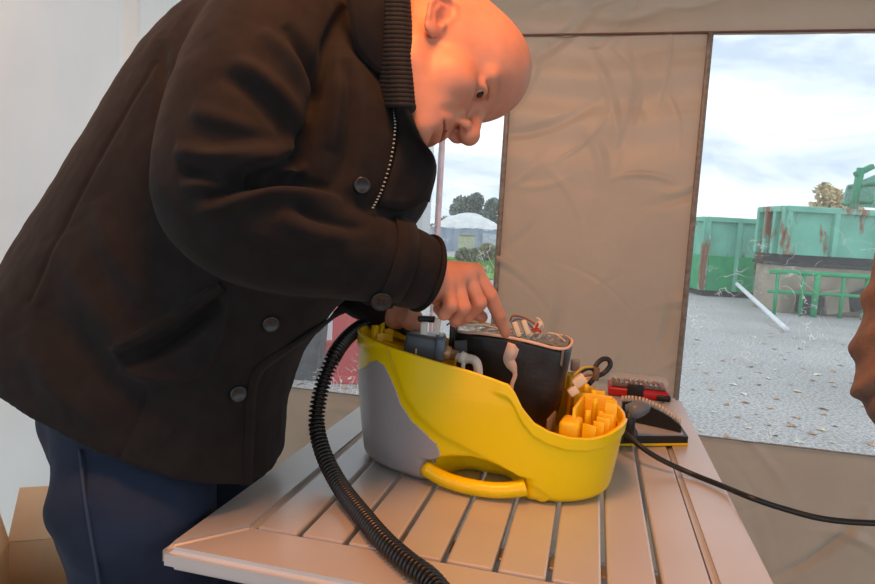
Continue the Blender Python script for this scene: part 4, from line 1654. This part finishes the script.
def eyes(parent, hc, hr, gaze=(.90, -.1, -.43)):
    EW = mat('eye_white', (176, 158, 148), .2)
    EI = mat('dark_iris', (38, 28, 22), .1)
    for s in (-1, 1):
        c = hc + hr @ np.array([.0785, s * .0325, .018])
        g_ = hr @ np.asarray(gaze)
        x_, y_, z_ = basis(g_)
        a = np.linspace(0, math.pi, 16)
        e = make('eye', *lathe([(max(.0004, .0128 * math.sin(k)), -.0128 * math.cos(k)) for k in a], 20, c, x_, y_, z_), EW, parent)
        make('iris', *lathe([(max(.0003, .0131 * math.sin(k)), .0131 * math.cos(k)) for k in np.linspace(.48, 0, 6)], 20, c, x_, y_, z_), EI, e)


# ------------------------------------------------------------------ the man at the cleaner
foot_R, foot_L = np.array([-.40, .84, 0.0]), np.array([-.36, 1.10, 0.0])
man = thing('person', (-.38, .97, 0), 'bald person in a dark wool coat and jeans bending over the opened cleaner', 'person')

hipR, hipL = W(135, 425, .88), W(160, 425, 1.06)
pel = W(140, 405, .97)
chest = W(285, 150, .95)
nk = W(362, 40, .925)
shR, shL = W(288, 45, .84), W(335, 60, 1.10)
elR, wrR = W(222, 208, .765), W(424, 276, .885)
elL, wrL = W(345, 255, 1.18), W(396, 311, 1.125)
kneeR, kneeL = np.array([-.36, .85, .47]), np.array([-.30, 1.08, .47])
ankR, ankL = foot_R + np.array([0, 0, .09]), foot_L + np.array([0, 0, .09])
bones = [([pel, (pel + chest) / 2, chest, nk], [.08, .10, .12, .055]),
         ([nk, (nk + HC) / 2 + np.array([-.012, .0, .008]), HC + HR @ np.array([-.025, 0, -.02])], [.060, .058, .060]),
         ([chest, shR, elR, (elR + wrR) / 2, wrR], [.08, .058, .043, .040, .029]),
         ([chest, shL, elL, (elL + wrL) / 2, wrL], [.08, .058, .043, .040, .029]),
         ([pel, hipR, kneeR, ankR, foot_R + np.array([.16, -.02, .035])], [.07, .075, .055, .042, .03]),
         ([pel, hipL, kneeL, ankL, foot_L + np.array([.16, -.02, .035])], [.07, .075, .055, .042, .03])]
# right hand: index reaching down to the boiler, other fingers folded in
mcp = {'index': W(475, 272, .945), 'middle': W(465, 275, .925), 'ring': W(455, 281, .905), 'little': W(446, 287, .892)}
wr0 = W(430, 280, .90)
palmR = [([wr0, mcp['index']], [.027, .0135]), ([wr0, mcp['middle']], [.027, .0145]), ([wr0, mcp['ring']], [.026, .0140]), ([wr0, mcp['little']], [.024, .0125]),
         ([W(440, 290, .915), W(455, 293, .93)], [.020, .016])]
fingR = [([mcp['index'], W(490, 296, .945), W(499, 316, .955), W(505.5, 333, .968)], [.0130, .0112, .0098, .0080]),
         ([mcp['middle'], W(479, 303, .925), W(467, 316, .935), W(455, 322, .95)], [.0135, .0115, .0100, .0085]),
         ([mcp['ring'], W(463, 308, .895), W(457, 318, .91), W(449, 314, .925)], [.0130, .0112, .0098, .0082]),
         ([mcp['little'], W(451, 306, .880), W(444, 314, .89), W(438, 309, .905)], [.0118, .0098, .0088, .0075]),
         ([W(446, 290, .94), W(461, 304, .968), W(472, 310, .975), W(482, 317, .978)], [.0155, .0130, .0115, .0092])]
# left hand: half closed behind the valve block
wl0 = W(399, 313, 1.12)
mL = [W(412, 312, 1.09), W(413, 315, 1.105), W(413, 318, 1.12), W(412, 321, 1.135)]
palmL = [([wl0, q], [.022, .0125]) for q in mL]
fingL = [([q, q + np.array([.014, .0, -.016]), q + np.array([.018, -.006, -.036]), q + np.array([.010, -.010, -.046])], [.0125, .0105, .0095, .008]) for q in mL]
fingL.append(([W(403, 316, 1.10), W(409, 322, 1.085), W(415, 326, 1.08), W(420, 329, 1.08)], [.015, .0125, .011, .009]))
body = build_body('body', man, HC, HR, bones, [(palmR, fingR), (palmL, fingL)], .0022)
eyes(man, HC, HR)
# fingernail of the pointing finger and knuckles
nq = fingR[0][0]
dirn = nq[3] - nq[2]
dirn /= np.linalg.norm(dirn)


# ---- coat
def elring(B, F_, hw, n=2.4, m=56, yax=(0, 1, 0)):
    c = (B + F_) / 2
    u = (F_ - B) / 2
    a = np.linspace(0, 2 * math.pi, m, endpoint=False)
    ca, sa = np.cos(a), np.sin(a)
    return c + (np.sign(ca) * np.abs(ca) ** (2 / n))[:, None] * u + (np.sign(sa) * np.abs(sa) ** (2 / n))[:, None] * hw * np.asarray(yax)


ST = [  # back px, front px, half width
    ((14, 338), (278, 464), .190), ((2, 312), (282, 405), .190), ((12, 292), (300, 355), .19), ((40, 243), (335, 308), .19),
    ((72, 192), (392, 262), .195), ((104, 142), (428, 205), .20), ((132, 98), (432, 160), .20), ((156, 62), (424, 130), .195),
    ((186, 28), (412, 108), .185), ((222, -8), (402, 84), .15), ((262, -36), (396, 50), .105), ((296, -46), (394, 14), .078)]
rg = []
for (b_, f_, hw) in ST:
    rg.append(elring(W(b_[0], b_[1], .985), W(f_[0], f_[1], .935), hw))
rg = np.array(rg)
dn = np.linspace(0, len(ST) - 1, 60)
rings = [np.stack([np.interp(x, np.arange(len(ST)), rg[:, j, k]) for k in range(3) for j in range(56)]).reshape(3, 56).T for x in dn]
torso = loft(rings)


def sleeve(spec, n=60, m=36):
    pts = np.array([W(*q[:3]) for q in spec])
    rad = np.array([q[3] for q in spec])
    c = catmull(pts, n)
    r = np.interp(np.linspace(0, len(spec) - 1, n), np.arange(len(spec)), rad)
    return tube(c, r, m)


SLR = [(318, -8, .90, .070), (292, 18, .86, .088), (266, 62, .82, .092), (243, 118, .785, .092), (226, 172, .765, .084), (228, 204, .758, .078), (258, 226, .768, .074),
       (300, 240, .795, .070), (345, 250, .825, .064), (390, 262, .855, .057), (414, 270, .876, .0535), (424, 273, .884, .052)]
SLL = [(345, 30, 1.05, .075), (350, 80, 1.12, .09), (350, 180, 1.16, .082), (345, 245, 1.18, .072), (358, 280, 1.16, .060), (378, 300, 1.14, .048), (396, 309, 1.125, .042)]
v, f = merge(torso, sleeve(SLR), sleeve(SLL))
V, Q = voxel_union(v, f, .0035)
if vnormals(V, Q)[np.argmin(V[:, 1])][1] > 0:
    Q = Q[:, ::-1].copy()
V = relax(V, Q, 10, .5)
N_ = vnormals(V, Q)
px = P(V)
view = V - CAM
view /= np.linalg.norm(view, axis=1)[:, None]
facing = -(N_ * view).sum(1)
# which skin belongs to the right sleeve
cs = catmull(np.array([W(*q[:3]) for q in SLR]), 80)
rs = np.interp(np.linspace(0, len(SLR) - 1, 80), np.arange(len(SLR)), [q[3] for q in SLR])
dsl = np.full(len(V), 9.0)
for k in range(80):
    dsl = np.minimum(dsl, np.linalg.norm(V - cs[k], axis=1) - rs[k])
on_sleeve = smooth01(1 - np.clip(dsl, 0, .03) / .03)
front = smooth01((facing + .1) / .35)
D = np.zeros(len(V))
FA = 1.9


def fold(poly, width, amp, where, taper=True, sharp=1.0):
    """fold of cloth along a line measured in the picture; amp>0 raised, <0 sunk (metres)"""
    pl_ = catmull(np.c_[np.array(poly, float), np.zeros(len(poly))], 24)[:, :2]
    d, t_ = seg_dist(px[:, :2], pl_)
    w = np.exp(-np.abs(d / width) ** (2 * sharp))
    if taper:
        w = w * np.sin(np.clip(t_, 0, 1) * math.pi) ** .6
    D[:] = D + FA * amp * w * where * front


sl = on_sleeve
to = 1 - on_sleeve
# elbow and upper arm folds of the right sleeve
fold([(175, 150), (215, 158), (262, 152), (300, 150)], 9, .009, sl)
fold([(178, 168), (220, 178), (268, 168), (302, 158)], 7, -.010, sl)
fold([(180, 188), (225, 176), (262, 164), (292, 170), (306, 164)], 8, .010, sl)
fold([(205, 200), (245, 186), (285, 182), (330, 190)], 6, -.010, sl)
fold([(195, 215), (240, 200), (275, 194), (320, 200), (345, 206)], 9, .008, sl)
fold([(250, 172), (254, 180), (266, 176)], 4, -.006, sl)
fold([(290, 200), (310, 215), (345, 225), (370, 228)], 6, -.005, sl)
fold([(275, 215), (310, 232), (350, 240)], 10, .005, sl)
fold([(240, 240), (280, 262), (330, 272), (368, 282)], 9, -.004, sl)
fold([(230, 60), (255, 72), (285, 100), (302, 130)], 9, .006, sl)
fold([(215, 72), (245, 88), (275, 118), (290, 140)], 9, -.005, sl)
fold([(260, 30), (285, 55), (302, 85), (308, 115)], 8, .006, sl)
fold([(285, 25), (305, 55), (316, 90), (310, 118)], 7, -.008, sl)
fold([(190, 110), (215, 118), (250, 128), (275, 138)], 10, .004, sl)
# armhole groove
fold([(345, 5), (330, 40), (322, 80), (312, 120), (300, 150), (292, 180)], 6, -.010, np.ones(len(V)))
fold([(162, 40), (166, 90), (164, 140), (160, 180), (170, 225)], 7, -.006, to)
# coat body drape
fold([(325, 40), (340, 75), (338, 110), (330, 150)], 10, .006, to)
fold([(345, 60), (352, 100), (348, 150), (335, 190)], 9, -.006, to)
fold([(60, 235), (95, 300), (130, 345), (150, 380)], 18, .006, to)
fold([(40, 300), (80, 345), (130, 395), (175, 425)], 16, -.005, to)
fold([(95, 200), (120, 260), (150, 300)], 14, .005, to)
fold([(20, 330), (60, 390), (110, 430)], 14, .004, to)
# pocket: sunken mouth with welt and sagging pouch
fold([(112, 352), (150, 330), (190, 304), (222, 286)], 5, .004, to)
fold([(122, 362), (155, 348), (195, 322), (222, 298)], 9, -.014, to, True, 1.5)
fold([(118, 366), (150, 378), (190, 374), (215, 350), (226, 318), (222, 296)], 5, .006, to)
# side seam below pocket, back seam
fold([(147, 392), (134, 425), (116, 462)], 1.8, -.002, to, False)
fold([(155, 62), (112, 135), (70, 215), (30, 300)], 2.0, -.0015, to, False)
V = V + N_ * D[:, None]
V = V + N_ * (.0012 * fbm(V * 24, 3, 77))[:, None]
V = relax(V, Q, 1, .35)
coat = make('coat', V, Q, WOOL, man)
coat['label'] = 'dark brown black wool coat'
NV = vnormals(V, Q)
PXV = P(V)


def on_coat(x, y, lift=.0):
    """nearest coat surface point seen at a measured picture position, with its normal"""
    d2 = (PXV[:, 0] - x) ** 2 + (PXV[:, 1] - y) ** 2
    c = np.where(d2 < 9)[0]
    if len(c) == 0:
        c = np.argsort(d2)[:6]
    k = c[np.argmin(PXV[c, 2])]
    near = c[PXV[c, 2] < PXV[k, 2] + .015]
    n_ = NV[near].mean(0)
    n_ /= np.linalg.norm(n_)
    return W(x, y, PXV[near, 2].mean()) + n_ * lift, n_


def coat_strip(name, pts, w, lift, m, th=.003, n=30, parent=None):
    q = [on_coat(*p_, lift) for p_ in pts]
    nr = catmull([a[1] for a in q], n)
    nr /= np.linalg.norm(nr, axis=1)[:, None]
    return make(name, *ribbon(catmull([a[0] for a in q], n), nr, w, th), m, parent or coat)


def button(x, y, r=.011, tilt=None):
    c, n_ = on_coat(x, y, .003)
    n_ = n_ * .6 - view_dir(x, y) * .4
    x_, y_, z_ = basis(n_)
    b = make('button', *lathe([(.0005, -.002), (r * .9, -.002), (r, 0), (r, .0022), (r * .86, .0036), (r * .72, .0024), (.0005, .0022)], 24, c, x_, y_, z_), BTN, coat)
    return b


def view_dir(x, y):
    v_ = cf + cr * (x - 437.5) / FPX + cu * (292 - y) / FPX
    return v_ / np.linalg.norm(v_)


button(361, 185, .0105)
button(270, 323, .0105)
button(237, 393, .0105)
# cuff strap with button, cuff edge
ws = []
cc = catmull(np.array([W(*q[:3]) for q in SLR]), 200)
rc = np.interp(np.linspace(0, len(SLR) - 1, 200), np.arange(len(SLR)), [q[3] for q in SLR])
jpx = P(cc)[:, 0]
j = int(np.argmin(np.where(np.arange(200) > 100, abs(jpx - 386), 999)))
ax_ = cc[j + 3] - cc[j - 3]
x_, y_, z_ = basis(ax_, (0, 0, 1))
aa = np.linspace(math.radians(-115), math.radians(235), 50)
st = np.array([cc[j] + rc[j] * 1.0 * (math.cos(a) * x_ + math.sin(a) * y_) for a in aa])
nr = np.array([(math.cos(a) * x_ + math.sin(a) * y_) for a in aa])
make('cuff_strap', *ribbon(st + nr * .0005, nr, .030, .0045), WOOL, coat)
je = 199
x_, y_, z_ = basis(cc[199] - cc[195], (0, 0, 1))
aa = np.linspace(0, 2 * math.pi, 40)
make('cuff_edge', *tube([cc[199] + .0515 * (math.cos(a) * x_ + math.sin(a) * y_) for a in aa], .004, 8, caps=False), WOOL2, coat)
bc, bn = on_coat(381, 298, .004)
bn = bn * .5 - view_dir(381, 298) * .5
x_, y_, z_ = basis(bn)
b = make('button', *lathe([(.0005, -.003), (.0125, -.003), (.0135, 0), (.0135, .003), (.0115, .0045), (.0100, .003), (.0005, .0028)], 28, bc - view_dir(381, 298) * .004, x_, y_, z_), BTN, coat)
for sx_, sy_ in ((-1, -1), (1, -1), (-1, 1), (1, 1)):
    make('button_hole', *lathe([(.0003, 0), (.0013, 0), (.0013, .0006), (.0003, .0006)], 8, bc - view_dir(381, 298) * .004 + x_ * .003 * sx_ + y_ * .003 * sy_ + z_ * .0028, x_, y_, z_), mat('button_shadow', (14, 13, 13), .8), b)

# folded collar flap
def sheet(outline_rows, th, name, m, parent=coat, smooth=True, sub=10):
    """rows of points (same count) -> thick curved sheet"""
    R_ = np.array([catmull(r, 16) for r in outline_rows])
    R_ = np.stack([catmull(R_[:, k], sub) for k in range(16)], 1)
    a, b = R_.shape[:2]
    g_ = R_.reshape(-1, 3)
    i_ = np.arange(a * b).reshape(a, b)
    f_ = np.stack([i_[:-1, :-1], i_[1:, :-1], i_[1:, 1:], i_[:-1, 1:]], -1).reshape(-1, 4)
    o_ = make(name, g_, f_, m, parent, smooth)
    md_ = o_.modifiers.new('thickness', 'SOLIDIFY')
    md_.thickness = th
    md_.offset = 0
    return o_


sheet([[W(345, -16, .80), W(351, 20, .795), W(356, 48, .80), W(373, 69, .805), W(398, 84, .815)],
       [W(362, -24, .79), W(368, 8, .785), W(374, 34, .79), W(384, 54, .80), W(400, 78, .815)],
       [W(380, -30, .80), W(386, -4, .79), W(390, 22, .80), W(395, 46, .81), W(403, 72, .825)],
       [W(396, -34, .83), W(398, -8, .82), W(400, 16, .825), W(402, 42, .83), W(405, 70, .84)]], .006, 'collar', WOOL)
# rib-knit inner collar: stacked ribs
for k in range(30):
    t_ = k / 29
    y = -26 + 130 * t_
    x0, x1 = 392 + 8 * t_ ** 1.5, 403 + 8 * t_
    r_ = .0042
    pts = catmull([W(x0 - 16, y, .812), W(x0 - 4, y + .5, .786), W((x0 + x1) / 2 + 1, y + 1, .780), W(x1, y + 1.5, .788), W(x1 + 3, y + 2, .806), W(x1 + 3, y + 2, .85)], 12)
    make('knit_rib', *tube(pts, r_, 8), KNIT, coat)
make('knit_end', *tube(catmull([W(397, 104, .80), W(404, 107, .79), W(410, 107, .795), W(412, 104, .81)], 10), [.004] * 2 + [.008] * 6 + [.006] * 2, 10), KNIT, coat)
# right front: placket edge, zip, lapel fold, opened lower front edge
def oc(x, y, lift):
    return on_coat(x, y, lift)[0]


sheet([[W(392, 96, .79), oc(396, 128, .003), oc(392, 162, .003), oc(376, 206, .003)],
       [W(402, 99, .78), W(413, 128, .79), oc(414, 162, .012), oc(400, 206, .012)],
       [W(404, 101, .785), W(419, 138, .80), W(432, 160, .83), W(424, 200, .85)],
       [W(406, 104, .80), W(422, 142, .83), W(435, 166, .87), W(428, 202, .88)]], .005, 'lapel', WOOL2)
zp = catmull([oc(392, 108, .004), oc(393, 130, .004), oc(389, 160, .004), oc(380, 190, .004), oc(369, 214, .004)], 60)
for k in range(0, 58, 2):
    make('zip_tooth', *box_at(zp[k], (.0032, .0024, .0020), .0005), METAL, coat, False)
coat_strip('front_edge', [(346, 306), (318, 328), (282, 352), (260, 368), (251, 390), (249, 420), (248, 450), (246, 484)], .016, .000, WOOL, .003, 50)
coat_strip('pocket_welt', [(112, 352), (140, 336), (175, 315), (205, 296), (222, 286)], .014, .000, WOOL, .0035)

# ---- jeans
hb_ = pel + np.array([0, 0, -.02])


def jeans_sdf(p):
    d = chain(p, [hb_, hipR + np.array([0, .03, 0])], [.12, .105], .05)
    d = smin(d, chain(p, [hb_, hipL], [.12, .105], .05), .05)
    tR, tL = W(138, 500, .87), W(215, 520, 1.06)
    d = smin(d, chain(p, [hipR + np.array([0, .03, 0]), tR, kneeR, (kneeR + ankR) / 2, ankR], [.108, .097, .085, .074, .068], .03), .03)
    d = smin(d, chain(p, [hipL, tL, kneeL, (kneeL + ankL) / 2, ankL], [.105, .095, .083, .073, .068], .03), .02)
    d = d + .006 * fbm(p * np.array([9, 9, 13]), 3, 55)
    return smax(d, .055 - p[:, 2], .01)


V, Q = surface_nets(jeans_sdf, np.array([-.75, .62, 0.0]), np.array([.05, 1.32, 1.1]), .006, 3)
V = relax(V, Q, 2, .4)
jeans = make('jeans', V, Q, DENIM, man)
JP = P(V)
sm = []
for x, y in [(80, 450), (84, 490), (90, 530), (97, 570), (102, 600)]:
    d2 = (JP[:, 0] - x) ** 2 + (JP[:, 1] - y) ** 2
    c = np.argsort(d2)[:30]
    sm.append(W(x, y, JP[c, 2].min() - .0005))
make('side_seam', *tube(catmull(sm, 30), .0022, 6), mat('denim_seam', (40, 54, 78), .8), jeans)
for ft in (foot_R, foot_L):
    sh = lambda p, ft=ft: smax(smin(s_ell(p, ft + np.array([.07, 0, .035]), (.145, .05, .055)), s_cap(p, ft + np.array([-.02, 0, .05]), ft + np.array([-.01, 0, .11]), .052), .03), .004 - p[:, 2], .006)
    V, Q = surface_nets(sh, ft + np.array([-.15, -.12, -.05]), ft + np.array([.26, .12, .2]), .005, 2)
    make('shoe', V, Q, mat('black_leather', (28, 26, 25), .4), man)

# ------------------------------------------------------------------ second person, at the right edge
FUZZ = mat('brown_fuzzy_knit', (122, 90, 70), .9, var=.2, vscale=30, bump=.9, bscale=420, sheen=.15, bdist=.003)
oth = thing('person', (1.02, .92, 0), 'person in a wrinkled brown fuzzy sweater standing beside the table', 'person')
b0 = np.array([1.02, .92, 0.0])
oR = np.array([[-1, 0, 0], [0, -1, 0], [0, 0, 1.0]])
ohc = b0 + np.array([-.02, 0, 1.62])
sA = W(945, 205, 1.0)
eA, wA = W(903, 380, .96), W(945, 455, .93)
sB = b0 + np.array([.02, -.19, 1.40])
eB, wB = b0 + np.array([.0, -.25, 1.10]), b0 + np.array([-.10, -.18, .92])
ob = [([b0 + (0, 0, .92), b0 + (0, 0, 1.15), b0 + (0, 0, 1.36), b0 + (0, 0, 1.5)], [.13, .12, .12, .055]),
      ([b0 + (0, 0, 1.45), ohc + np.array([.02, 0, -.02])], [.058, .058]),
      ([b0 + (0, .05, 1.36), sA, eA, wA], [.08, .055, .042, .028]), ([b0 + (0, -.05, 1.36), sB, eB, wB], [.08, .055, .042, .028]),
      ([b0 + (0, .09, .9), b0 + (-.01, .1, .48), b0 + (0, .1, .09), b0 + (-.15, .1, .035)], [.10, .06, .045, .03]),
      ([b0 + (0, -.09, .9), b0 + (-.01, -.1, .48), b0 + (0, -.1, .09), b0 + (-.15, -.1, .035)], [.10, .06, .045, .03])]


def simple_hand(wr, d_):
    d_ = np.asarray(d_, float) / np.linalg.norm(d_)
    s_ = np.cross(d_, (0, 0, 1.0))
    s_ /= np.linalg.norm(s_)
    dn_ = np.cross(s_, d_)
    fs, ps = [], []
    for k in range(4):
        m_ = wr + d_ * .085 + s_ * (.030 - .020 * k)
        L_ = [.072, .08, .074, .058][k]
        ps.append(([wr + d_ * .01, m_], [.024, .0115]))
        fs.append(([m_, m_ + d_ * L_ * .5, m_ + d_ * L_ * .75 - dn_ * .018, m_ + d_ * L_ * .82 - dn_ * .04], [.0105, .0095, .0085, .0075]))
    fs.append(([wr + d_ * .025 + s_ * .02, wr + d_ * .05 + s_ * .045, wr + d_ * .075 + s_ * .055 - dn_ * .01, wr + d_ * .10 + s_ * .056 - dn_ * .02], [.015, .0125, .011, .009]))
    return ps, fs


build_body('body', oth, ohc, oR, ob, [simple_hand(wA, (.35, -.35, -.5)), simple_hand(wB, (-.6, .1, -.45))], .0046)
eyes(oth, ohc, oR, (1, 0, -.1))
rg = [elring(b0 + (.13, 0, z) * np.array(1.0) if False else b0 + np.array([.5 * dpt, 0, z]), b0 + np.array([-.5 * dpt, 0, z]), hw, 2.3)
      for z, dpt, hw in [(.84, .30, .19), (1.0, .31, .185), (1.2, .30, .19), (1.36, .28, .20), (1.44, .22, .16), (1.50, .15, .09), (1.54, .13, .07)]]
SL2 = [(945, 195, 1.0, .078), (930, 250, .99, .070), (916, 300, .975, .062), (905, 345, .965, .062), (903, 385, .96, .062), (926, 425, .945, .055), (950, 455, .93, .043), (957, 462, .925, .040)]
c_ = [sB + (0, .03, .0), sB + (0, 0, -.05), eB, (eB + wB) / 2, wB]
v, f = merge(loft(rg), sleeve(SL2), tube(catmull(c_, 40), np.interp(np.linspace(0, 4, 40), range(5), [.075, .07, .06, .05, .042]), 30))
V, Q = voxel_union(v, f, .004)
if vnormals(V, Q)[np.argmin(V[:, 0])][0] > 0:
    Q = Q[:, ::-1].copy()
V = relax(V, Q, 8, .5)
N_ = vnormals(V, Q)
px = P(V)
facing = -(N_ * ((V - CAM) / np.linalg.norm(V - CAM, axis=1)[:, None])).sum(1)
front = smooth01((facing + .3) / .35)
D = np.zeros(len(V))
one = np.ones(len(V))
FA = 1.6
for k, y in enumerate([298, 340, 385]):
    fold([(845, y + 18), (862, y + 4), (880, y - 8), (910, y - 14)], 8, .006, one, False)
    fold([(845, y + 31), (862, y + 17), (880, y + 5), (910, y - 1)], 7, -.0035, one, False)
V = V + N_ * (D + .002 * fbm(V * 18, 3, 91))[:, None]
V = relax(V, Q, 1, .4)
make('sweater', V, Q, FUZZ, oth)['label'] = 'wrinkled brown fuzzy sweater'


def tr_sdf(p):
    d = chain(p, [b0 + (0, .06, .9), b0 + (0, .1, .7), b0 + (-.01, .1, .48), b0 + (0, .1, .09)], [.14, .11, .085, .07], .03)
    d = smin(d, chain(p, [b0 + (0, -.06, .9), b0 + (0, -.1, .7), b0 + (-.01, -.1, .48), b0 + (0, -.1, .09)], [.14, .11, .085, .07], .03), .03)
    return smax(d, .05 - p[:, 2], .01)


V, Q = surface_nets(tr_sdf, b0 + (-.35, -.4, 0), b0 + (.35, .4, 1.15), .010, 3)
make('trousers', relax(V, Q, 2), Q, mat('dark_trousers', (44, 44, 50), .8, var=.15), oth)
for s in (-.1, .1):
    ft = b0 + np.array([-.02, s, 0])
    sh = lambda p, ft=ft: smax(smin(s_ell(p, ft + np.array([-.07, 0, .035]), (.145, .05, .055)), s_cap(p, ft + np.array([.02, 0, .05]), ft + np.array([.01, 0, .11]), .052), .03), .004 - p[:, 2], .006)
    V, Q = surface_nets(sh, ft + np.array([-.27, -.12, -.05]), ft + np.array([.15, .12, .2]), .006, 2)
    make('shoe', V, Q, mat('black_leather', (28, 26, 25), .4), oth)
